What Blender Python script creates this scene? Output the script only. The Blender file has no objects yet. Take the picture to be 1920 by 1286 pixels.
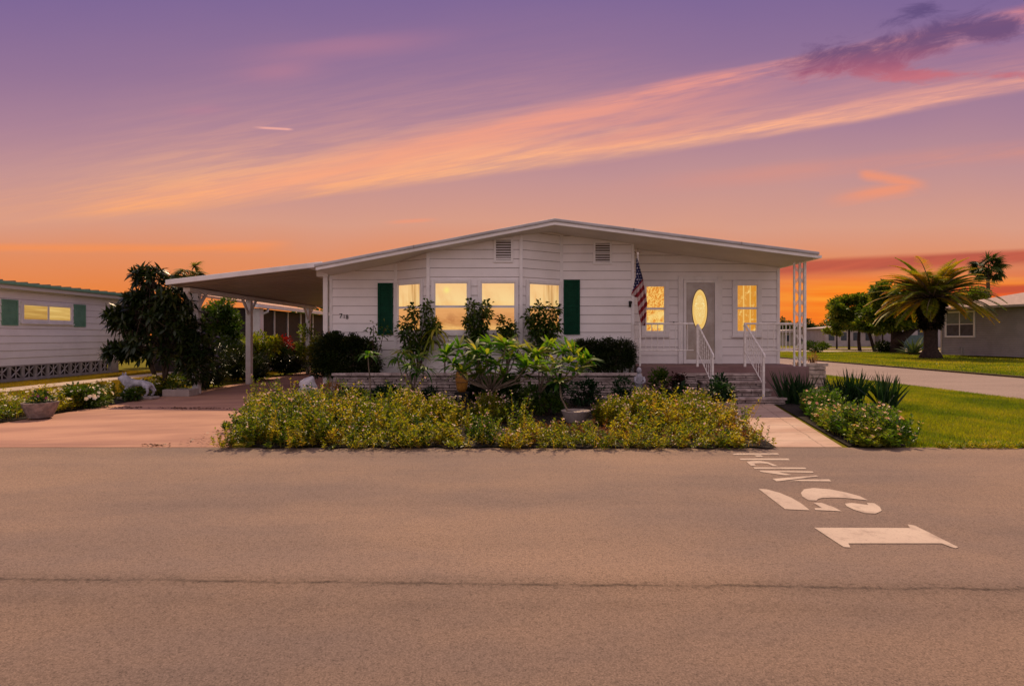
import bpy, math, random
import numpy as np
from mathutils import Vector, Matrix

# ------------------------------------------------------------------ camera, sky, sun, exposure
F = 1043.0            # focal length of the photo in its own pixels (1920 wide)
CX, CY, EYE = 960.0, 630.0, 1.4
scene = bpy.context.scene
COL = scene.collection
cam_d = bpy.data.cameras.new('camera'); cam = bpy.data.objects.new('camera', cam_d); COL.objects.link(cam)
cam.location = (0, 0, EYE); cam.rotation_euler = (math.radians(90), 0, 0)
cam_d.sensor_width = 36.0; cam_d.lens = F / 1920 * 36.0
cam_d.shift_x = 0.0; cam_d.shift_y = -13.0 / 1920; cam_d.clip_end = 3000; cam_d.clip_start = 0.05
scene.camera = cam
scene.view_settings.view_transform = 'Standard'; scene.view_settings.look = 'None'
scene.view_settings.exposure = 0.0; scene.view_settings.gamma = 1.0
SUN_EL = 55.0
sd = bpy.data.lights.new('sun', 'SUN'); sd.energy = 3.6; sd.angle = math.radians(0.6); sd.color = (1.0, 0.72, 0.44)
so = bpy.data.objects.new('sun', sd); COL.objects.link(so); so.rotation_euler = (math.radians(-(90 - SUN_EL)), 0, 0)
so.location = (0, 60, 70)

def lin(c):
    if isinstance(c, str):
        c = [int(c[i:i + 2], 16) for i in (1, 3, 5)]
    r = [(v / 255) for v in c]
    return tuple([(v / 12.92 if v <= .04045 else ((v + .055) / 1.055) ** 2.4) for v in r] + [1.0])

class G:
    """tiny expression helper over shader math nodes"""
    def __init__(s, nt, sock): s.nt, s.s = nt, sock
    def _op(s, op, *a, clamp=False):
        n = s.nt.nodes.new('ShaderNodeMath'); n.operation = op; n.use_clamp = clamp
        for i, v in enumerate((s,) + a):
            if isinstance(v, G): s.nt.links.new(v.s, n.inputs[i])
            else: n.inputs[i].default_value = v
        return G(s.nt, n.outputs[0])
    def __add__(s, o): return s._op('ADD', o)
    def __sub__(s, o): return s._op('SUBTRACT', o)
    def __mul__(s, o): return s._op('MULTIPLY', o)
    def __truediv__(s, o): return s._op('DIVIDE', o)
    __radd__ = __add__; __rmul__ = __mul__
    def __rsub__(s, o): return (s * -1.0) + o
    def abs(s): return s._op('ABSOLUTE')
    def max(s, o): return s._op('MAXIMUM', o)
    def min(s, o): return s._op('MINIMUM', o)
    def fract(s): return s._op('FRACT')
    def gt(s, o): return s._op('GREATER_THAN', o)
    def lt(s, o): return s._op('LESS_THAN', o)
    def exp(s): return s._op('EXPONENT')
    def pow(s, o): return s._op('POWER', o)
    def clamp(s): return s._op('ADD', 0.0, clamp=True)
    def smooth(s, a, b):
        n = s.nt.nodes.new('ShaderNodeMapRange'); n.interpolation_type = 'SMOOTHSTEP'; n.clamp = True
        s.nt.links.new(s.s, n.inputs['Value'])
        n.inputs['From Min'].default_value = a; n.inputs['From Max'].default_value = b
        return G(s.nt, n.outputs['Result'])

def sep(nt, sock):
    n = nt.nodes.new('ShaderNodeSeparateXYZ'); nt.links.new(sock, n.inputs[0])
    return [G(nt, n.outputs[i]) for i in range(3)]
def comb(nt, x, y, z=0.0):
    n = nt.nodes.new('ShaderNodeCombineXYZ')
    for i, v in enumerate((x, y, z)):
        if isinstance(v, G): nt.links.new(v.s, n.inputs[i])
        else: n.inputs[i].default_value = v
    return n.outputs[0]
def noise(nt, vec, scale=1.0, detail=4.0, rough=0.55, dist=0.0):
    n = nt.nodes.new('ShaderNodeTexNoise'); n.inputs['Scale'].default_value = scale
    n.inputs['Detail'].default_value = detail; n.inputs['Roughness'].default_value = rough
    n.inputs['Distortion'].default_value = dist
    if vec is not None: nt.links.new(vec, n.inputs['Vector'])
    return G(nt, n.outputs[0])
def ramp(nt, fac, stops, interp='LINEAR'):
    n = nt.nodes.new('ShaderNodeValToRGB'); cr = n.color_ramp; cr.interpolation = interp
    while len(cr.elements) < len(stops): cr.elements.new(0.5)
    for e, (p, c) in zip(cr.elements, stops): e.position = p; e.color = lin(c) if not (isinstance(c, tuple) and len(c) == 4) else c
    nt.links.new(fac.s, n.inputs[0]); return n.outputs[0]
def mix(nt, fac, a, b):
    n = nt.nodes.new('ShaderNodeMix'); n.data_type = 'RGBA'
    for i, v in ((0, fac), (6, a), (7, b)):
        if isinstance(v, G): nt.links.new(v.s, n.inputs[i])
        elif hasattr(v, 'is_linked'): nt.links.new(v, n.inputs[i])
        else: n.inputs[i].default_value = v
    return n.outputs[2]

def build_world():
    w = bpy.data.worlds.new('World'); scene.world = w; w.use_nodes = True
    nt = w.node_tree; nt.nodes.clear()
    tc = nt.nodes.new('ShaderNodeTexCoord')
    x, y, z = sep(nt, tc.outputs['Generated'])
    ay = y.abs().max(0.3)
    u = x / ay; v = z.max(0.0) / ay
    wob = noise(nt, comb(nt, u * 1.3, v * 2.5, 3.1), 1.6, 3, .5)
    vv = v + (wob - 0.5) * 0.07
    base = ramp(nt, vv, [(0.0, (240, 128, 50)), (.07, (232, 132, 68)), (.135, (226, 142, 98)), (.20, (216, 156, 134)), (.29, (194, 146, 146)),
                         (.38, (170, 130, 150)), (.48, (148, 116, 150)), (.60, (128, 104, 151)), (.85, (104, 94, 146)), (1.0, (98, 92, 146))])
    # hotter, more saturated low sky to the right of the house
    hot = (u.smooth(.30, .62)) * (v.smooth(.005, .03)) * (1.0 - v.smooth(.075, .13))
    fl = noise(nt, comb(nt, u * 1.6, v * 26.0, 0.0), 1.8, 3, .5)
    hotcol = ramp(nt, fl, [(.30, (236, 96, 40)), (.5, (250, 126, 30)), (.68, (255, 158, 44))])
    col = mix(nt, hot * 0.95, base, hotcol)
    # stretched fibres that follow the streaks
    def fib(slope, s1, s2, seed, det=5, sc=1.0):
        return noise(nt, comb(nt, u * s1, (v - u * slope) * s2, seed), sc, det, .6, .3)
    f1 = fib(.15, 1.8, 20, 1.7, 8); f2 = fib(.2, 3.4, 44, 8.3, 8); f3 = fib(.24, 1.3, 11, 4.4, 7)
    f4 = fib(.17, 8.0, 120, 3.3, 8)
    # long bright streak with a crisp lower edge
    c1 = 0.302 + u * .135 + (u * u) * .03
    d1 = v - c1 + (f3 - 0.5) * 0.03
    up = (d1 * -1.0 / (0.062 - u.smooth(.0, .5) * .040)).exp().min(1.0)
    s1 = d1.smooth(-.018, .012) * up * (f1.smooth(.28, .60) * .72 + .28) * (f2.smooth(.3, .62) * .45 + .55) * (f4.smooth(.36, .60) * .42 + .58)
    s1 = s1 * (u.smooth(-.92, -.5) * .8 + .2)
    pale = ramp(nt, v, [(.20, (252, 168, 106)), (.31, (255, 184, 134)), (.42, (246, 172, 146)), (.55, (214, 142, 146))])
    col = mix(nt, (s1 * 1.7).clamp(), col, pale)
    # second, higher streak
    c2 = 0.378 + u * .215
    d2 = v - c2 + (f1 - 0.5) * 0.035
    s2 = d2.smooth(-.045, .008) * (1.0 - d2.smooth(.0, .024)) * (f2.smooth(.34, .60) * .8 + .2) * (f4.smooth(.36, .60) * .5 + .5) * u.smooth(-.45, .1)
    pale2 = ramp(nt, v, [(.3, (246, 164, 130)), (.45, (226, 150, 142)), (.56, (206, 132, 144))])
    col = mix(nt, (s2 * 1.25).clamp(), col, pale2)
    # broad pink veil between them
    s3 = (v - c1).smooth(-.01, .03) * (1.0 - (v - c2).smooth(-.02, .04)) * f3.smooth(.32, .62) * (f2.smooth(.3, .6) * .5 + .5) * (1.0 - u.smooth(.15, .55) * .75)
    col = mix(nt, (s3 * 0.8).clamp(), col, pale2)
    # faint band low on the right, wisps at left
    c4 = .25 + u * .09
    s4 = (1.0 - ((v - c4).abs()).smooth(0.0, .028)) * u.smooth(.1, .55) * f1.smooth(.3, .6)
    col = mix(nt, s4 * .55, col, lin((222, 146, 128)))
    c5 = .158 + (u + .7) * -.004
    s5 = (1.0 - ((v - c5 + (f2 - .5) * .01).abs()).smooth(0.0, .012)) * (1.0 - u.smooth(-.5, -.38)) * f2.smooth(.25, .5)
    col = mix(nt, s5 * .7, col, lin((246, 146, 84)))
    c5b = .165 + (u + .45) * .03
    s5b = (1.0 - ((v - c5b).abs()).smooth(0.0, .010)) * u.smooth(-.62, -.5) * (1.0 - u.smooth(-.44, -.38))
    col = mix(nt, s5b * .5, col, lin((246, 150, 96)))
    s5c = (1.0 - ((v - .207 - (u + .17) * .06).abs()).smooth(0.0, .006)) * u.smooth(-.24, -.19) * (1.0 - u.smooth(-.17, -.12))
    col = mix(nt, s5c * .6, col, lin((244, 152, 116)))
    for (uc, vc, su, sv) in ((-.42, .475, .07, .018), (-.56, .405, .04, .008), (-.3, .52, .16, .02)):
        g = (((u - uc) / su).pow(2.0) * -1.0 - ((v - vc - (u - uc) * .08) / sv).pow(2.0)).exp()
        col = mix(nt, (g * .38) * f1.smooth(.2, .6), col, lin((196, 130, 148)))
    # short vapour trail
    tr = (1.0 - ((v - .373 + (u + .433) * .055).abs()).smooth(.0006, .0032)) * u.smooth(-.47, -.44) * (1.0 - u.smooth(-.405, -.39))
    col = mix(nt, tr * .9, col, lin((240, 172, 160)))
    # hooked wisp
    nw = (f2 - .5) * .02
    ha = (1.0 - ((v - .284 + (u - .66) * .16 + nw).abs()).smooth(.0, .016)) * u.smooth(.615, .64) * (1.0 - u.smooth(.71, .76))
    hb = (1.0 - ((v - .258 - (u - .66) * .17 + nw).abs()).smooth(.0, .019)) * u.smooth(.54, .66) * (1.0 - u.smooth(.70, .745))
    col = mix(nt, (ha * .75).max(hb * .75).clamp(), col, lin((244, 150, 112)))
    # dark purple cloud
    cn = noise(nt, comb(nt, u * 8.5, (v - u * .2) * 22.0, 2.2), 1.0, 10, .70, .9)
    g = None
    for (uc, vc, su, sv, sl, k) in ((.61, .500, .14, .036, .12, 1.05), (.72, .525, .14, .042, .25, 1.15), (.84, .550, .14, .036, .1, 1.0), (.72, .575, .07, .022, .35, .8), (.73, .470, .11, .018, .0, 1.0), (.66, .482, .10, .02, .05, 1.0),
                                 (.90, .468, .05, .010, .05, .8), (.93, .585, .07, .03, .0, .6)):
        b = (((u - uc) / su).pow(2.0) * -1.0 - ((v - vc - (u - uc) * sl) / sv).pow(2.0)).exp() * k
        g = b if g is None else g.max(b)
    dm = (g + (cn - .5) * 1.9).smooth(.30, .95) * g.smooth(.02, .2)
    dcol = ramp(nt, (v - u * .10) + (cn - .5) * .03, [(.395, (198, 112, 124)), (.422, (160, 92, 118)), (.448, (116, 82, 120)), (.5, (98, 78, 124))])
    col = mix(nt, (dm * .93).clamp(), col, dcol)
    # dim red bank low on the right
    c6 = .118 + (u - .48) * .045
    d6 = v - c6 + (f1 - .5) * .012
    s6 = d6.smooth(-.022, .0) * (1.0 - d6.smooth(.010, .022)) * u.smooth(.36, .5)
    col = mix(nt, (s6 * .9).clamp(), col, ramp(nt, f2, [(.3, (168, 74, 66)), (.7, (206, 96, 72))]))
    s7 = (1.0 - ((v - .083 - (u - .85) * .03 + (f2 - .5) * .008).abs()).smooth(.003, .013)) * u.smooth(.74, .86)
    col = mix(nt, s7 * .85, col, lin((190, 78, 56)))
    s8 = (1.0 - ((v - .113 + (f2 - .5) * .02).abs()).smooth(.0, .02)) * u.smooth(.66, .9)
    col = mix(nt, s8 * .35, col, lin((200, 98, 84)))
    # unseen sky behind and overhead, made paler and brighter to fill the shaded front
    rear = (y * -1.0).smooth(-.12, .45)
    over = z.smooth(.62, .95)
    col = mix(nt, rear.max(over * .8), col, (.66, .525, .565, 1))
    bg = nt.nodes.new('ShaderNodeBackground'); nt.links.new(col, bg.inputs[0]); bg.inputs[1].default_value = 1.0
    out = nt.nodes.new('ShaderNodeOutputWorld'); nt.links.new(bg.outputs[0], out.inputs[0])
build_world()

# ------------------------------------------------------------------ helpers
rng = np.random.default_rng(7)
random.seed(7)
def W(px, py, D):
    return Vector(((px - CX) * D / F, D, EYE - (py - CY) * D / F))

MATS = {}
def pm(name, col, rough=.6, var=None, vscale=3.0, bump=0.0, bscale=30.0, spec=.4, metallic=0.0, transl=0.0, stretch=None, vmin=.35, vmax=.65):
    """principled material with procedural colour variation and bump"""
    if name in MATS: return MATS[name]
    m = bpy.data.materials.new(name); m.use_nodes = True; nt = m.node_tree; b = nt.nodes['Principled BSDF']
    tc = nt.nodes.new('ShaderNodeTexCoord'); vec = tc.outputs['Object']
    if stretch:
        mp = nt.nodes.new('ShaderNodeMapping'); mp.inputs['Scale'].default_value = stretch; nt.links.new(vec, mp.inputs[0]); vec = mp.outputs[0]
    c = col if len(col) == 4 else lin(col)
    b.inputs['Base Color'].default_value = c
    if var is not None:
        c2 = var if len(var) == 4 else lin(var)
        f = noise(nt, vec, vscale, 6, .6).smooth(vmin, vmax)
        nt.links.new(mix(nt, f, c, c2), b.inputs['Base Color'])
    b.inputs['Roughness'].default_value = rough; b.inputs['Specular IOR Level'].default_value = spec
    b.inputs['Metallic'].default_value = metallic
    if bump:
        bn = nt.nodes.new('ShaderNodeBump'); bn.inputs['Strength'].default_value = min(1.0, bump); bn.inputs['Distance'].default_value = .02
        nt.links.new(noise(nt, vec, bscale, 4, .6).s, bn.inputs['Height']); nt.links.new(bn.outputs[0], b.inputs['Normal'])
    MATS[name] = m; return m

def leafmat(name, stops, transl=.4, rough=.45, tint=(1.0, .95, .35), tk=2.2):
    """leaf material: a colour per leaf (attribute rnd) and light passing through the blade"""
    if name in MATS: return MATS[name]
    m = bpy.data.materials.new(name); m.use_nodes = True; nt = m.node_tree; b = nt.nodes['Principled BSDF']
    at = nt.nodes.new('ShaderNodeAttribute'); at.attribute_name = 'rnd'
    f = G(nt, at.outputs['Fac'])
    n = len(stops)
    c = ramp(nt, f, [(i / max(1, n - 1), s) for i, s in enumerate(stops)])
    nt.links.new(c, b.inputs['Base Color']); b.inputs['Roughness'].default_value = rough; b.inputs['Specular IOR Level'].default_value = .35
    tr = nt.nodes.new('ShaderNodeBsdfTranslucent')
    mm = nt.nodes.new('ShaderNodeMix'); mm.data_type = 'RGBA'; mm.blend_type = 'MULTIPLY'; mm.inputs[0].default_value = 1.0
    nt.links.new(c, mm.inputs[6]); mm.inputs[7].default_value = (tint[0] * tk, tint[1] * tk, tint[2] * tk, 1); mm.clamp_result = False
    nt.links.new(mm.outputs[2], tr.inputs[0])
    ms = nt.nodes.new('ShaderNodeMixShader'); ms.inputs[0].default_value = transl
    nt.links.new(b.outputs[0], ms.inputs[1]); nt.links.new(tr.outputs[0], ms.inputs[2])
    nt.links.new(ms.outputs[0], nt.nodes['Material Output'].inputs[0])
    MATS[name] = m; return m

def tag(o, label=None, cat=None, group=None, kind=None):
    if label: o['label'] = label
    if cat: o['category'] = cat
    if group: o['group'] = group
    if kind: o['kind'] = kind
    return o
def thing(name, label, cat, loc=(0, 0, 0), group=None):
    o = bpy.data.objects.new(name, None); COL.objects.link(o); o.location = loc; o.empty_display_size = .2
    return tag(o, label, cat, group)
def worldloc(o):
    v = Vector((0, 0, 0))
    while o is not None: v += o.location; o = o.parent
    return v
def link(name, me, mat, parent, origin):
    o = bpy.data.objects.new(name, me); COL.objects.link(o)
    if mat is not None and not me.materials: me.materials.append(mat)
    if parent is not None: o.parent = parent; o.location = Vector(origin) - worldloc(parent)
    else: o.location = origin
    return o
def copy_tree(o, parent=None):
    c = o.copy(); COL.objects.link(c); c.parent = parent
    for ch in [k for k in bpy.data.objects if k.parent == o]: copy_tree(ch, c)
    return c

class MB:
    def __init__(s): s.v = []; s.f = []; s.m = []; s.mi = 0
    def add(s, vs, fs):
        n = len(s.v); s.v += [tuple(p) for p in vs]; s.f += [tuple(i + n for i in f) for f in fs]; s.m += [s.mi] * len(fs)
    def box(s, x0, x1, y0, y1, z0, z1):
        x0, x1 = min(x0, x1), max(x0, x1); y0, y1 = min(y0, y1), max(y0, y1); z0, z1 = min(z0, z1), max(z0, z1)
        s.add([(x0, y0, z0), (x1, y0, z0), (x1, y1, z0), (x0, y1, z0), (x0, y0, z1), (x1, y0, z1), (x1, y1, z1), (x0, y1, z1)],
              [(0, 3, 2, 1), (4, 5, 6, 7), (0, 1, 5, 4), (1, 2, 6, 5), (2, 3, 7, 6), (3, 0, 4, 7)])
    def obox(s, p, ux, n, u0, u1, d0, d1, z0, z1):
        """box in a wall frame: p origin, ux along the wall, n outward normal"""
        pts = []
        for z in (z0, z1):
            for (u, d) in ((u0, d0), (u1, d0), (u1, d1), (u0, d1)):
                q = p + ux * u + n * d; pts.append((q.x, q.y, z))
        s.add(pts, [(0, 3, 2, 1), (4, 5, 6, 7), (0, 1, 5, 4), (1, 2, 6, 5), (2, 3, 7, 6), (3, 0, 4, 7)])
    def prism(s, poly, y0, y1):
        """poly in (x,z) swept along y"""
        n = len(poly)
        s.add([(x, y0, z) for x, z in poly] + [(x, y1, z) for x, z in poly],
              [tuple(range(n)), tuple(range(2 * n - 1, n - 1, -1))] + [(i, i + n, (i + 1) % n + n, (i + 1) % n) for i in range(n)])
    def flat(s, poly, z):
        s.add([(x, y, z) for x, y in poly], [tuple(range(len(poly)))])
    def slab(s, poly, z0, z1):
        n = len(poly)
        s.add([(x, y, z0) for x, y in poly] + [(x, y, z1) for x, y in poly],
              [tuple(range(n - 1, -1, -1)), tuple(range(n, 2 * n))] + [(i, (i + 1) % n, (i + 1) % n + n, i + n) for i in range(n)])
    def tube(s, pts, r, n=8, cap=True):
        pts = [Vector(p) for p in pts]; R = r if hasattr(r, '__len__') else [r] * len(pts)
        rings = []; prev = None
        for i, p in enumerate(pts):
            t = (pts[min(i + 1, len(pts) - 1)] - pts[max(i - 1, 0)]).normalized()
            if prev is None:
                a = Vector((1, 0, 0)) if abs(t.x) < .8 else Vector((0, 1, 0)); e1 = t.cross(a).normalized()
            else: e1 = (prev - t * prev.dot(t)).normalized()
            prev = e1; e2 = t.cross(e1)
            rings.append([p + (e1 * math.cos(2 * math.pi * k / n) + e2 * math.sin(2 * math.pi * k / n)) * R[i] for k in range(n)])
        vs = [q for r_ in rings for q in r_]; fs = []
        for i in range(len(pts) - 1):
            for k in range(n): fs.append((i * n + k, i * n + (k + 1) % n, (i + 1) * n + (k + 1) % n, (i + 1) * n + k))
        if cap: fs += [tuple(range(n - 1, -1, -1)), tuple(range((len(pts) - 1) * n, len(pts) * n))]
        s.add(vs, fs)
    def lathe(s, prof, c, n=20):
        cx, cy, cz = c; vs = []; fs = []
        for r, z in prof:
            for k in range(n):
                a = 2 * math.pi * k / n; vs.append((cx + r * math.cos(a), cy + r * math.sin(a), cz + z))
        for i in range(len(prof) - 1):
            for k in range(n): fs.append((i * n + k, i * n + (k + 1) % n, (i + 1) * n + (k + 1) % n, (i + 1) * n + k))
        fs += [tuple(range(n - 1, -1, -1)), tuple(range((len(prof) - 1) * n, len(prof) * n))]
        s.add(vs, fs)
    def build(s, name, mat, parent=None, origin=None, smooth=False, bevel=0.0, mats=None):
        a = np.array(s.v, dtype=float)
        if origin is None:
            origin = ((a[:, 0].min() + a[:, 0].max()) / 2, (a[:, 1].min() + a[:, 1].max()) / 2, a[:, 2].min())
        me = bpy.data.meshes.new(name); me.from_pydata([tuple(p) for p in (a - np.array(origin))], [], s.f)
        if mats:
            for m in mats: me.materials.append(m)
            for i, p in enumerate(me.polygons): p.material_index = s.m[i]
        me.validate(); me.update()
        if smooth:
            for p in me.polygons: p.use_smooth = True
        o = link(name, me, mat, parent, origin)
        if bevel > 0:
            md = o.modifiers.new('Bevel', 'BEVEL'); md.width = bevel; md.segments = 2; md.limit_method = 'ANGLE'
        return o

class Cloud:
    """many small faces collected as arrays and built as one mesh"""
    def __init__(s): s.V = []; s.Fq = []; s.Ft = []; s.R = []; s.n = 0
    def _push(s, V, F, R, quad):
        (s.Fq if quad else s.Ft).append(F + s.n); s.V.append(V); s.R.append(R); s.n += len(V)
    def leaves(s, P, D, L, Wd, rnd=None, fold=.22, droop=.15, up=(0, 0, 1)):
        n = len(P)
        if n == 0: return
        L = np.broadcast_to(np.asarray(L, float), (n,)); Wd = np.broadcast_to(np.asarray(Wd, float), (n,))
        D = D / (np.linalg.norm(D, axis=1, keepdims=True) + 1e-9)
        U = np.tile(np.array(up, float), (n, 1)) + rng.normal(0, .35, (n, 3))
        S = np.cross(D, U); S /= (np.linalg.norm(S, axis=1, keepdims=True) + 1e-9); N = np.cross(S, D)
        V = np.empty((n, 4, 3)); V[:, 0] = P
        mid = P + D * (L * .48)[:, None] + N * (Wd * fold)[:, None]
        V[:, 1] = mid + S * (Wd / 2)[:, None]; V[:, 3] = mid - S * (Wd / 2)[:, None]
        V[:, 2] = P + D * L[:, None] - np.array([0, 0, 1.0]) * (L * droop)[:, None]
        F = np.arange(n)[:, None] * 4 + np.array([[0, 1, 2, 0, 2, 3]]); F = F.reshape(-1, 3)
        r = rng.random(n) if rnd is None else rnd
        s._push(V.reshape(-1, 3), F, np.repeat(r, 4), False)
    def strips(s, P, D, L, Wd, bend=.6, seg=4, rnd=None, prof=(.35, .9, 1.0, .7, .06), twist=.25, fold=0.0):
        """long blades that bend downwards"""
        n = len(P)
        if n == 0: return
        L = np.broadcast_to(np.asarray(L, float), (n,)); Wd = np.broadcast_to(np.asarray(Wd, float), (n,)); bend = np.broadcast_to(np.asarray(bend, float), (n,))
        D = D / (np.linalg.norm(D, axis=1, keepdims=True) + 1e-9)
        U = np.array([[0, 0, 1.0]]) + rng.normal(0, twist, (n, 3)); S = np.cross(D, U); S /= (np.linalg.norm(S, axis=1, keepdims=True) + 1e-9)
        pf = np.interp(np.linspace(0, 1, seg + 1), np.linspace(0, 1, len(prof)), prof)
        V = np.empty((n, seg + 1, 2, 3)); cur = P.copy(); d = D.copy()
        for i in range(seg + 1):
            w = (Wd * pf[i] / 2)[:, None]
            V[:, i, 0] = cur + S * w; V[:, i, 1] = cur - S * w
            d = d - np.array([0, 0, 1.0]) * (bend / seg)[:, None]; d /= np.linalg.norm(d, axis=1, keepdims=True)
            cur = cur + d * (L / seg)[:, None]
        q = []
        for i in range(seg): q.append([2 * i, 2 * i + 1, 2 * i + 3, 2 * i + 2])
        F = (np.arange(n)[:, None, None] * (2 * (seg + 1)) + np.array(q)[None]).reshape(-1, 4)
        r = rng.random(n) if rnd is None else rnd
        s._push(V.reshape(-1, 3), F, np.repeat(r, 2 * (seg + 1)), True)
    def discs(s, P, N, rad, rnd=None, k=6):
        n = len(P)
        if n == 0: return
        N = N / (np.linalg.norm(N, axis=1, keepdims=True) + 1e-9)
        A = np.cross(N, rng.normal(0, 1, (n, 3))); A /= (np.linalg.norm(A, axis=1, keepdims=True) + 1e-9); B = np.cross(N, A)
        rad = np.broadcast_to(np.asarray(rad, float), (n,))
        V = np.empty((n, k + 1, 3)); V[:, 0] = P - N * (rad * .35)[:, None]
        for i in range(k):
            a = 2 * math.pi * i / k; rr = rad * (1.0 if i % 2 == 0 else .72)
            V[:, i + 1] = P + A * (rr * math.cos(a))[:, None] + B * (rr * math.sin(a))[:, None]
        t = np.array([[0, i + 1, (i + 1) % k + 1] for i in range(k)])
        F = (np.arange(n)[:, None, None] * (k + 1) + t[None]).reshape(-1, 3)
        r = rng.random(n) if rnd is None else rnd
        s._push(V.reshape(-1, 3), F, np.repeat(r, k + 1), False)
    def build(s, name, mat, parent=None, origin=(0, 0, 0)):
        V = np.concatenate(s.V) - np.array(origin, float); R = np.concatenate(s.R)
        q = np.concatenate(s.Fq) if s.Fq else np.zeros((0, 4), int); t = np.concatenate(s.Ft) if s.Ft else np.zeros((0, 3), int)
        me = bpy.data.meshes.new(name); me.vertices.add(len(V)); me.vertices.foreach_set('co', V.astype(np.float32).ravel())
        me.loops.add(len(q) * 4 + len(t) * 3); me.polygons.add(len(q) + len(t))
        me.loops.foreach_set('vertex_index', np.concatenate([q.ravel(), t.ravel()]).astype(np.int32))
        st = np.concatenate([np.arange(len(q)) * 4, len(q) * 4 + np.arange(len(t)) * 3]).astype(np.int32)
        me.polygons.foreach_set('loop_start', st)
        at = me.attributes.new('rnd', 'FLOAT', 'POINT'); at.data.foreach_set('value', R.astype(np.float32))
        me.update(calc_edges=True); me.validate()
        return link(name, me, mat, parent, origin)

def inpoly(P, poly):
    x, y = P[:, 0], P[:, 1]; c = np.zeros(len(P), bool); n = len(poly)
    for i in range(n):
        x0, y0 = poly[i]; x1, y1 = poly[(i + 1) % n]
        k = ((y0 > y) != (y1 > y)) & (x < (x1 - x0) * (y - y0) / ((y1 - y0) + 1e-12) + x0); c ^= k
    return c
def scatter(poly, n):
    p = np.array(poly); lo, hi = p.min(0), p.max(0); out = []
    m = 0
    while m < n:
        q = rng.random((n, 2)) * (hi - lo) + lo; q = q[inpoly(q, poly)]; out.append(q); m += len(q)
    return np.concatenate(out)[:n]
def value_noise(P, scale, seed=0):
    r = np.random.default_rng(seed); g = r.random((64, 64)); q = P / scale + 20; i = np.floor(q).astype(int) % 63; f = q - np.floor(q); f = f * f * (3 - 2 * f)
    a = g[i[:, 0], i[:, 1]]; b = g[i[:, 0] + 1, i[:, 1]]; c = g[i[:, 0], i[:, 1] + 1]; d = g[i[:, 0] + 1, i[:, 1] + 1]
    return (a * (1 - f[:, 0]) + b * f[:, 0]) * (1 - f[:, 1]) + (c * (1 - f[:, 0]) + d * f[:, 0]) * f[:, 1]

# ------------------------------------------------------------------ materials
WHITE = pm('white_siding', (.84, .80, .80, 1), .5, (.74, .70, .69, 1), 1.3, .12, 60, vmin=.3, vmax=.8)
TRIM = pm('white_trim', (.82, .79, .79, 1), .45, (.72, .69, .68, 1), 2.5)
ROOFGREY = pm('roof_membrane_edge', (.50, .48, .50, 1), .6, (.38, .36, .37, 1), 1.5, .2, 20)
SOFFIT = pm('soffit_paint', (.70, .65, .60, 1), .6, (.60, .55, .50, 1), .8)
IRON = pm('white_painted_iron', (.86, .82, .79, 1), .4, (.72, .66, .62, 1), 12)
GREEN = pm('dark_green_shutter_paint', (.002, .040, .020, 1), .6, (.003, .055, .028, 1), 6, spec=.12)
SAGE = pm('sage_green_paint', (.17, .34, .24, 1), .6, (.14, .29, .20, 1), 5, spec=.2)
STONE = pm('painted_ledge_stone', (.55, .45, .42, 1), .8, (.30, .23, .21, 1), 6, .9, 25)
MORTAR = pm('dark_stone_joint', (.07, .055, .05, 1), .95)
PINKC = pm('mauve_painted_concrete', (.25, .145, .14, 1), .75, (.19, .11, .105, 1), 2.2, .35, 40)
CONC = pm('pale_concrete', (.48, .40, .37, 1), .85, (.34, .28, .26, 1), 3, .5, 40)
ROCK = pm('white_rock', (.60, .57, .60, 1), .85, (.38, .36, .38, 1), 4, 1.0, 12)
STATUE = pm('white_cast_stone', (.50, .48, .54, 1), .85, (.28, .27, .30, 1), 9, 1.0, 26)
SOIL = pm('dark_mulch', (.028, .018, .013, 1), .95, (.012, .009, .007, 1), 14, 1.0, 40)
BLACK = pm('black_paint', (.012, .010, .010, 1), .5)
SCREEN = pm('dark_insect_screen', (.020, .014, .014, 1), .7, (.03, .02, .02, 1), 3)
BARK = pm('brown_bark', (.10, .065, .045, 1), .9, (.05, .032, .024, 1), 8, 1.0, 30)
PALEBARK = pm('pale_stem', (.26, .20, .15, 1), .85, (.14, .10, .075, 1), 10, .6, 40)
DARKBARK = pm('dark_palm_bark', (.055, .034, .026, 1), .95, (.025, .015, .012, 1), 9, 1.0, 14)

L_BED = leafmat('bed_leaf', [(26, 44, 14), (46, 66, 18), (80, 90, 24), (118, 112, 32), (112, 84, 40)], .45, tk=4.2, rough=.35)
L_BEDRED = leafmat('bed_leaf_red', [(84, 44, 26), (120, 74, 40), (70, 62, 24)], .35)
L_RIGHT = leafmat('right_bed_leaf', [(28, 56, 20), (46, 76, 24), (74, 96, 32), (112, 108, 42)], .42, tk=3.6, rough=.35)
L_PLUM = leafmat('long_rosette_leaf', [(30, 66, 18), (50, 90, 22), (84, 116, 30), (140, 134, 60)], .45, rough=.5, tk=2.8)
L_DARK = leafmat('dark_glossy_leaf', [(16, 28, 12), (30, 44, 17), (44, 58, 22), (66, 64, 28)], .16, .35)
L_MID = leafmat('mid_green_leaf', [(28, 50, 16), (44, 72, 20), (70, 92, 26), (90, 100, 30)], .32)
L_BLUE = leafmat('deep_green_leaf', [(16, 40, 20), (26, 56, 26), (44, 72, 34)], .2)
L_LIME = leafmat('lime_leaf', [(60, 84, 18), (100, 118, 26), (150, 142, 40)], .38)
L_RED = leafmat('red_bract', [(96, 22, 18), (140, 36, 26), (60, 30, 18)], .3, tint=(1, .4, .3))
L_ORANGE = leafmat('amber_leaf', [(120, 84, 20), (150, 100, 24), (90, 80, 20)], .35)
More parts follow.
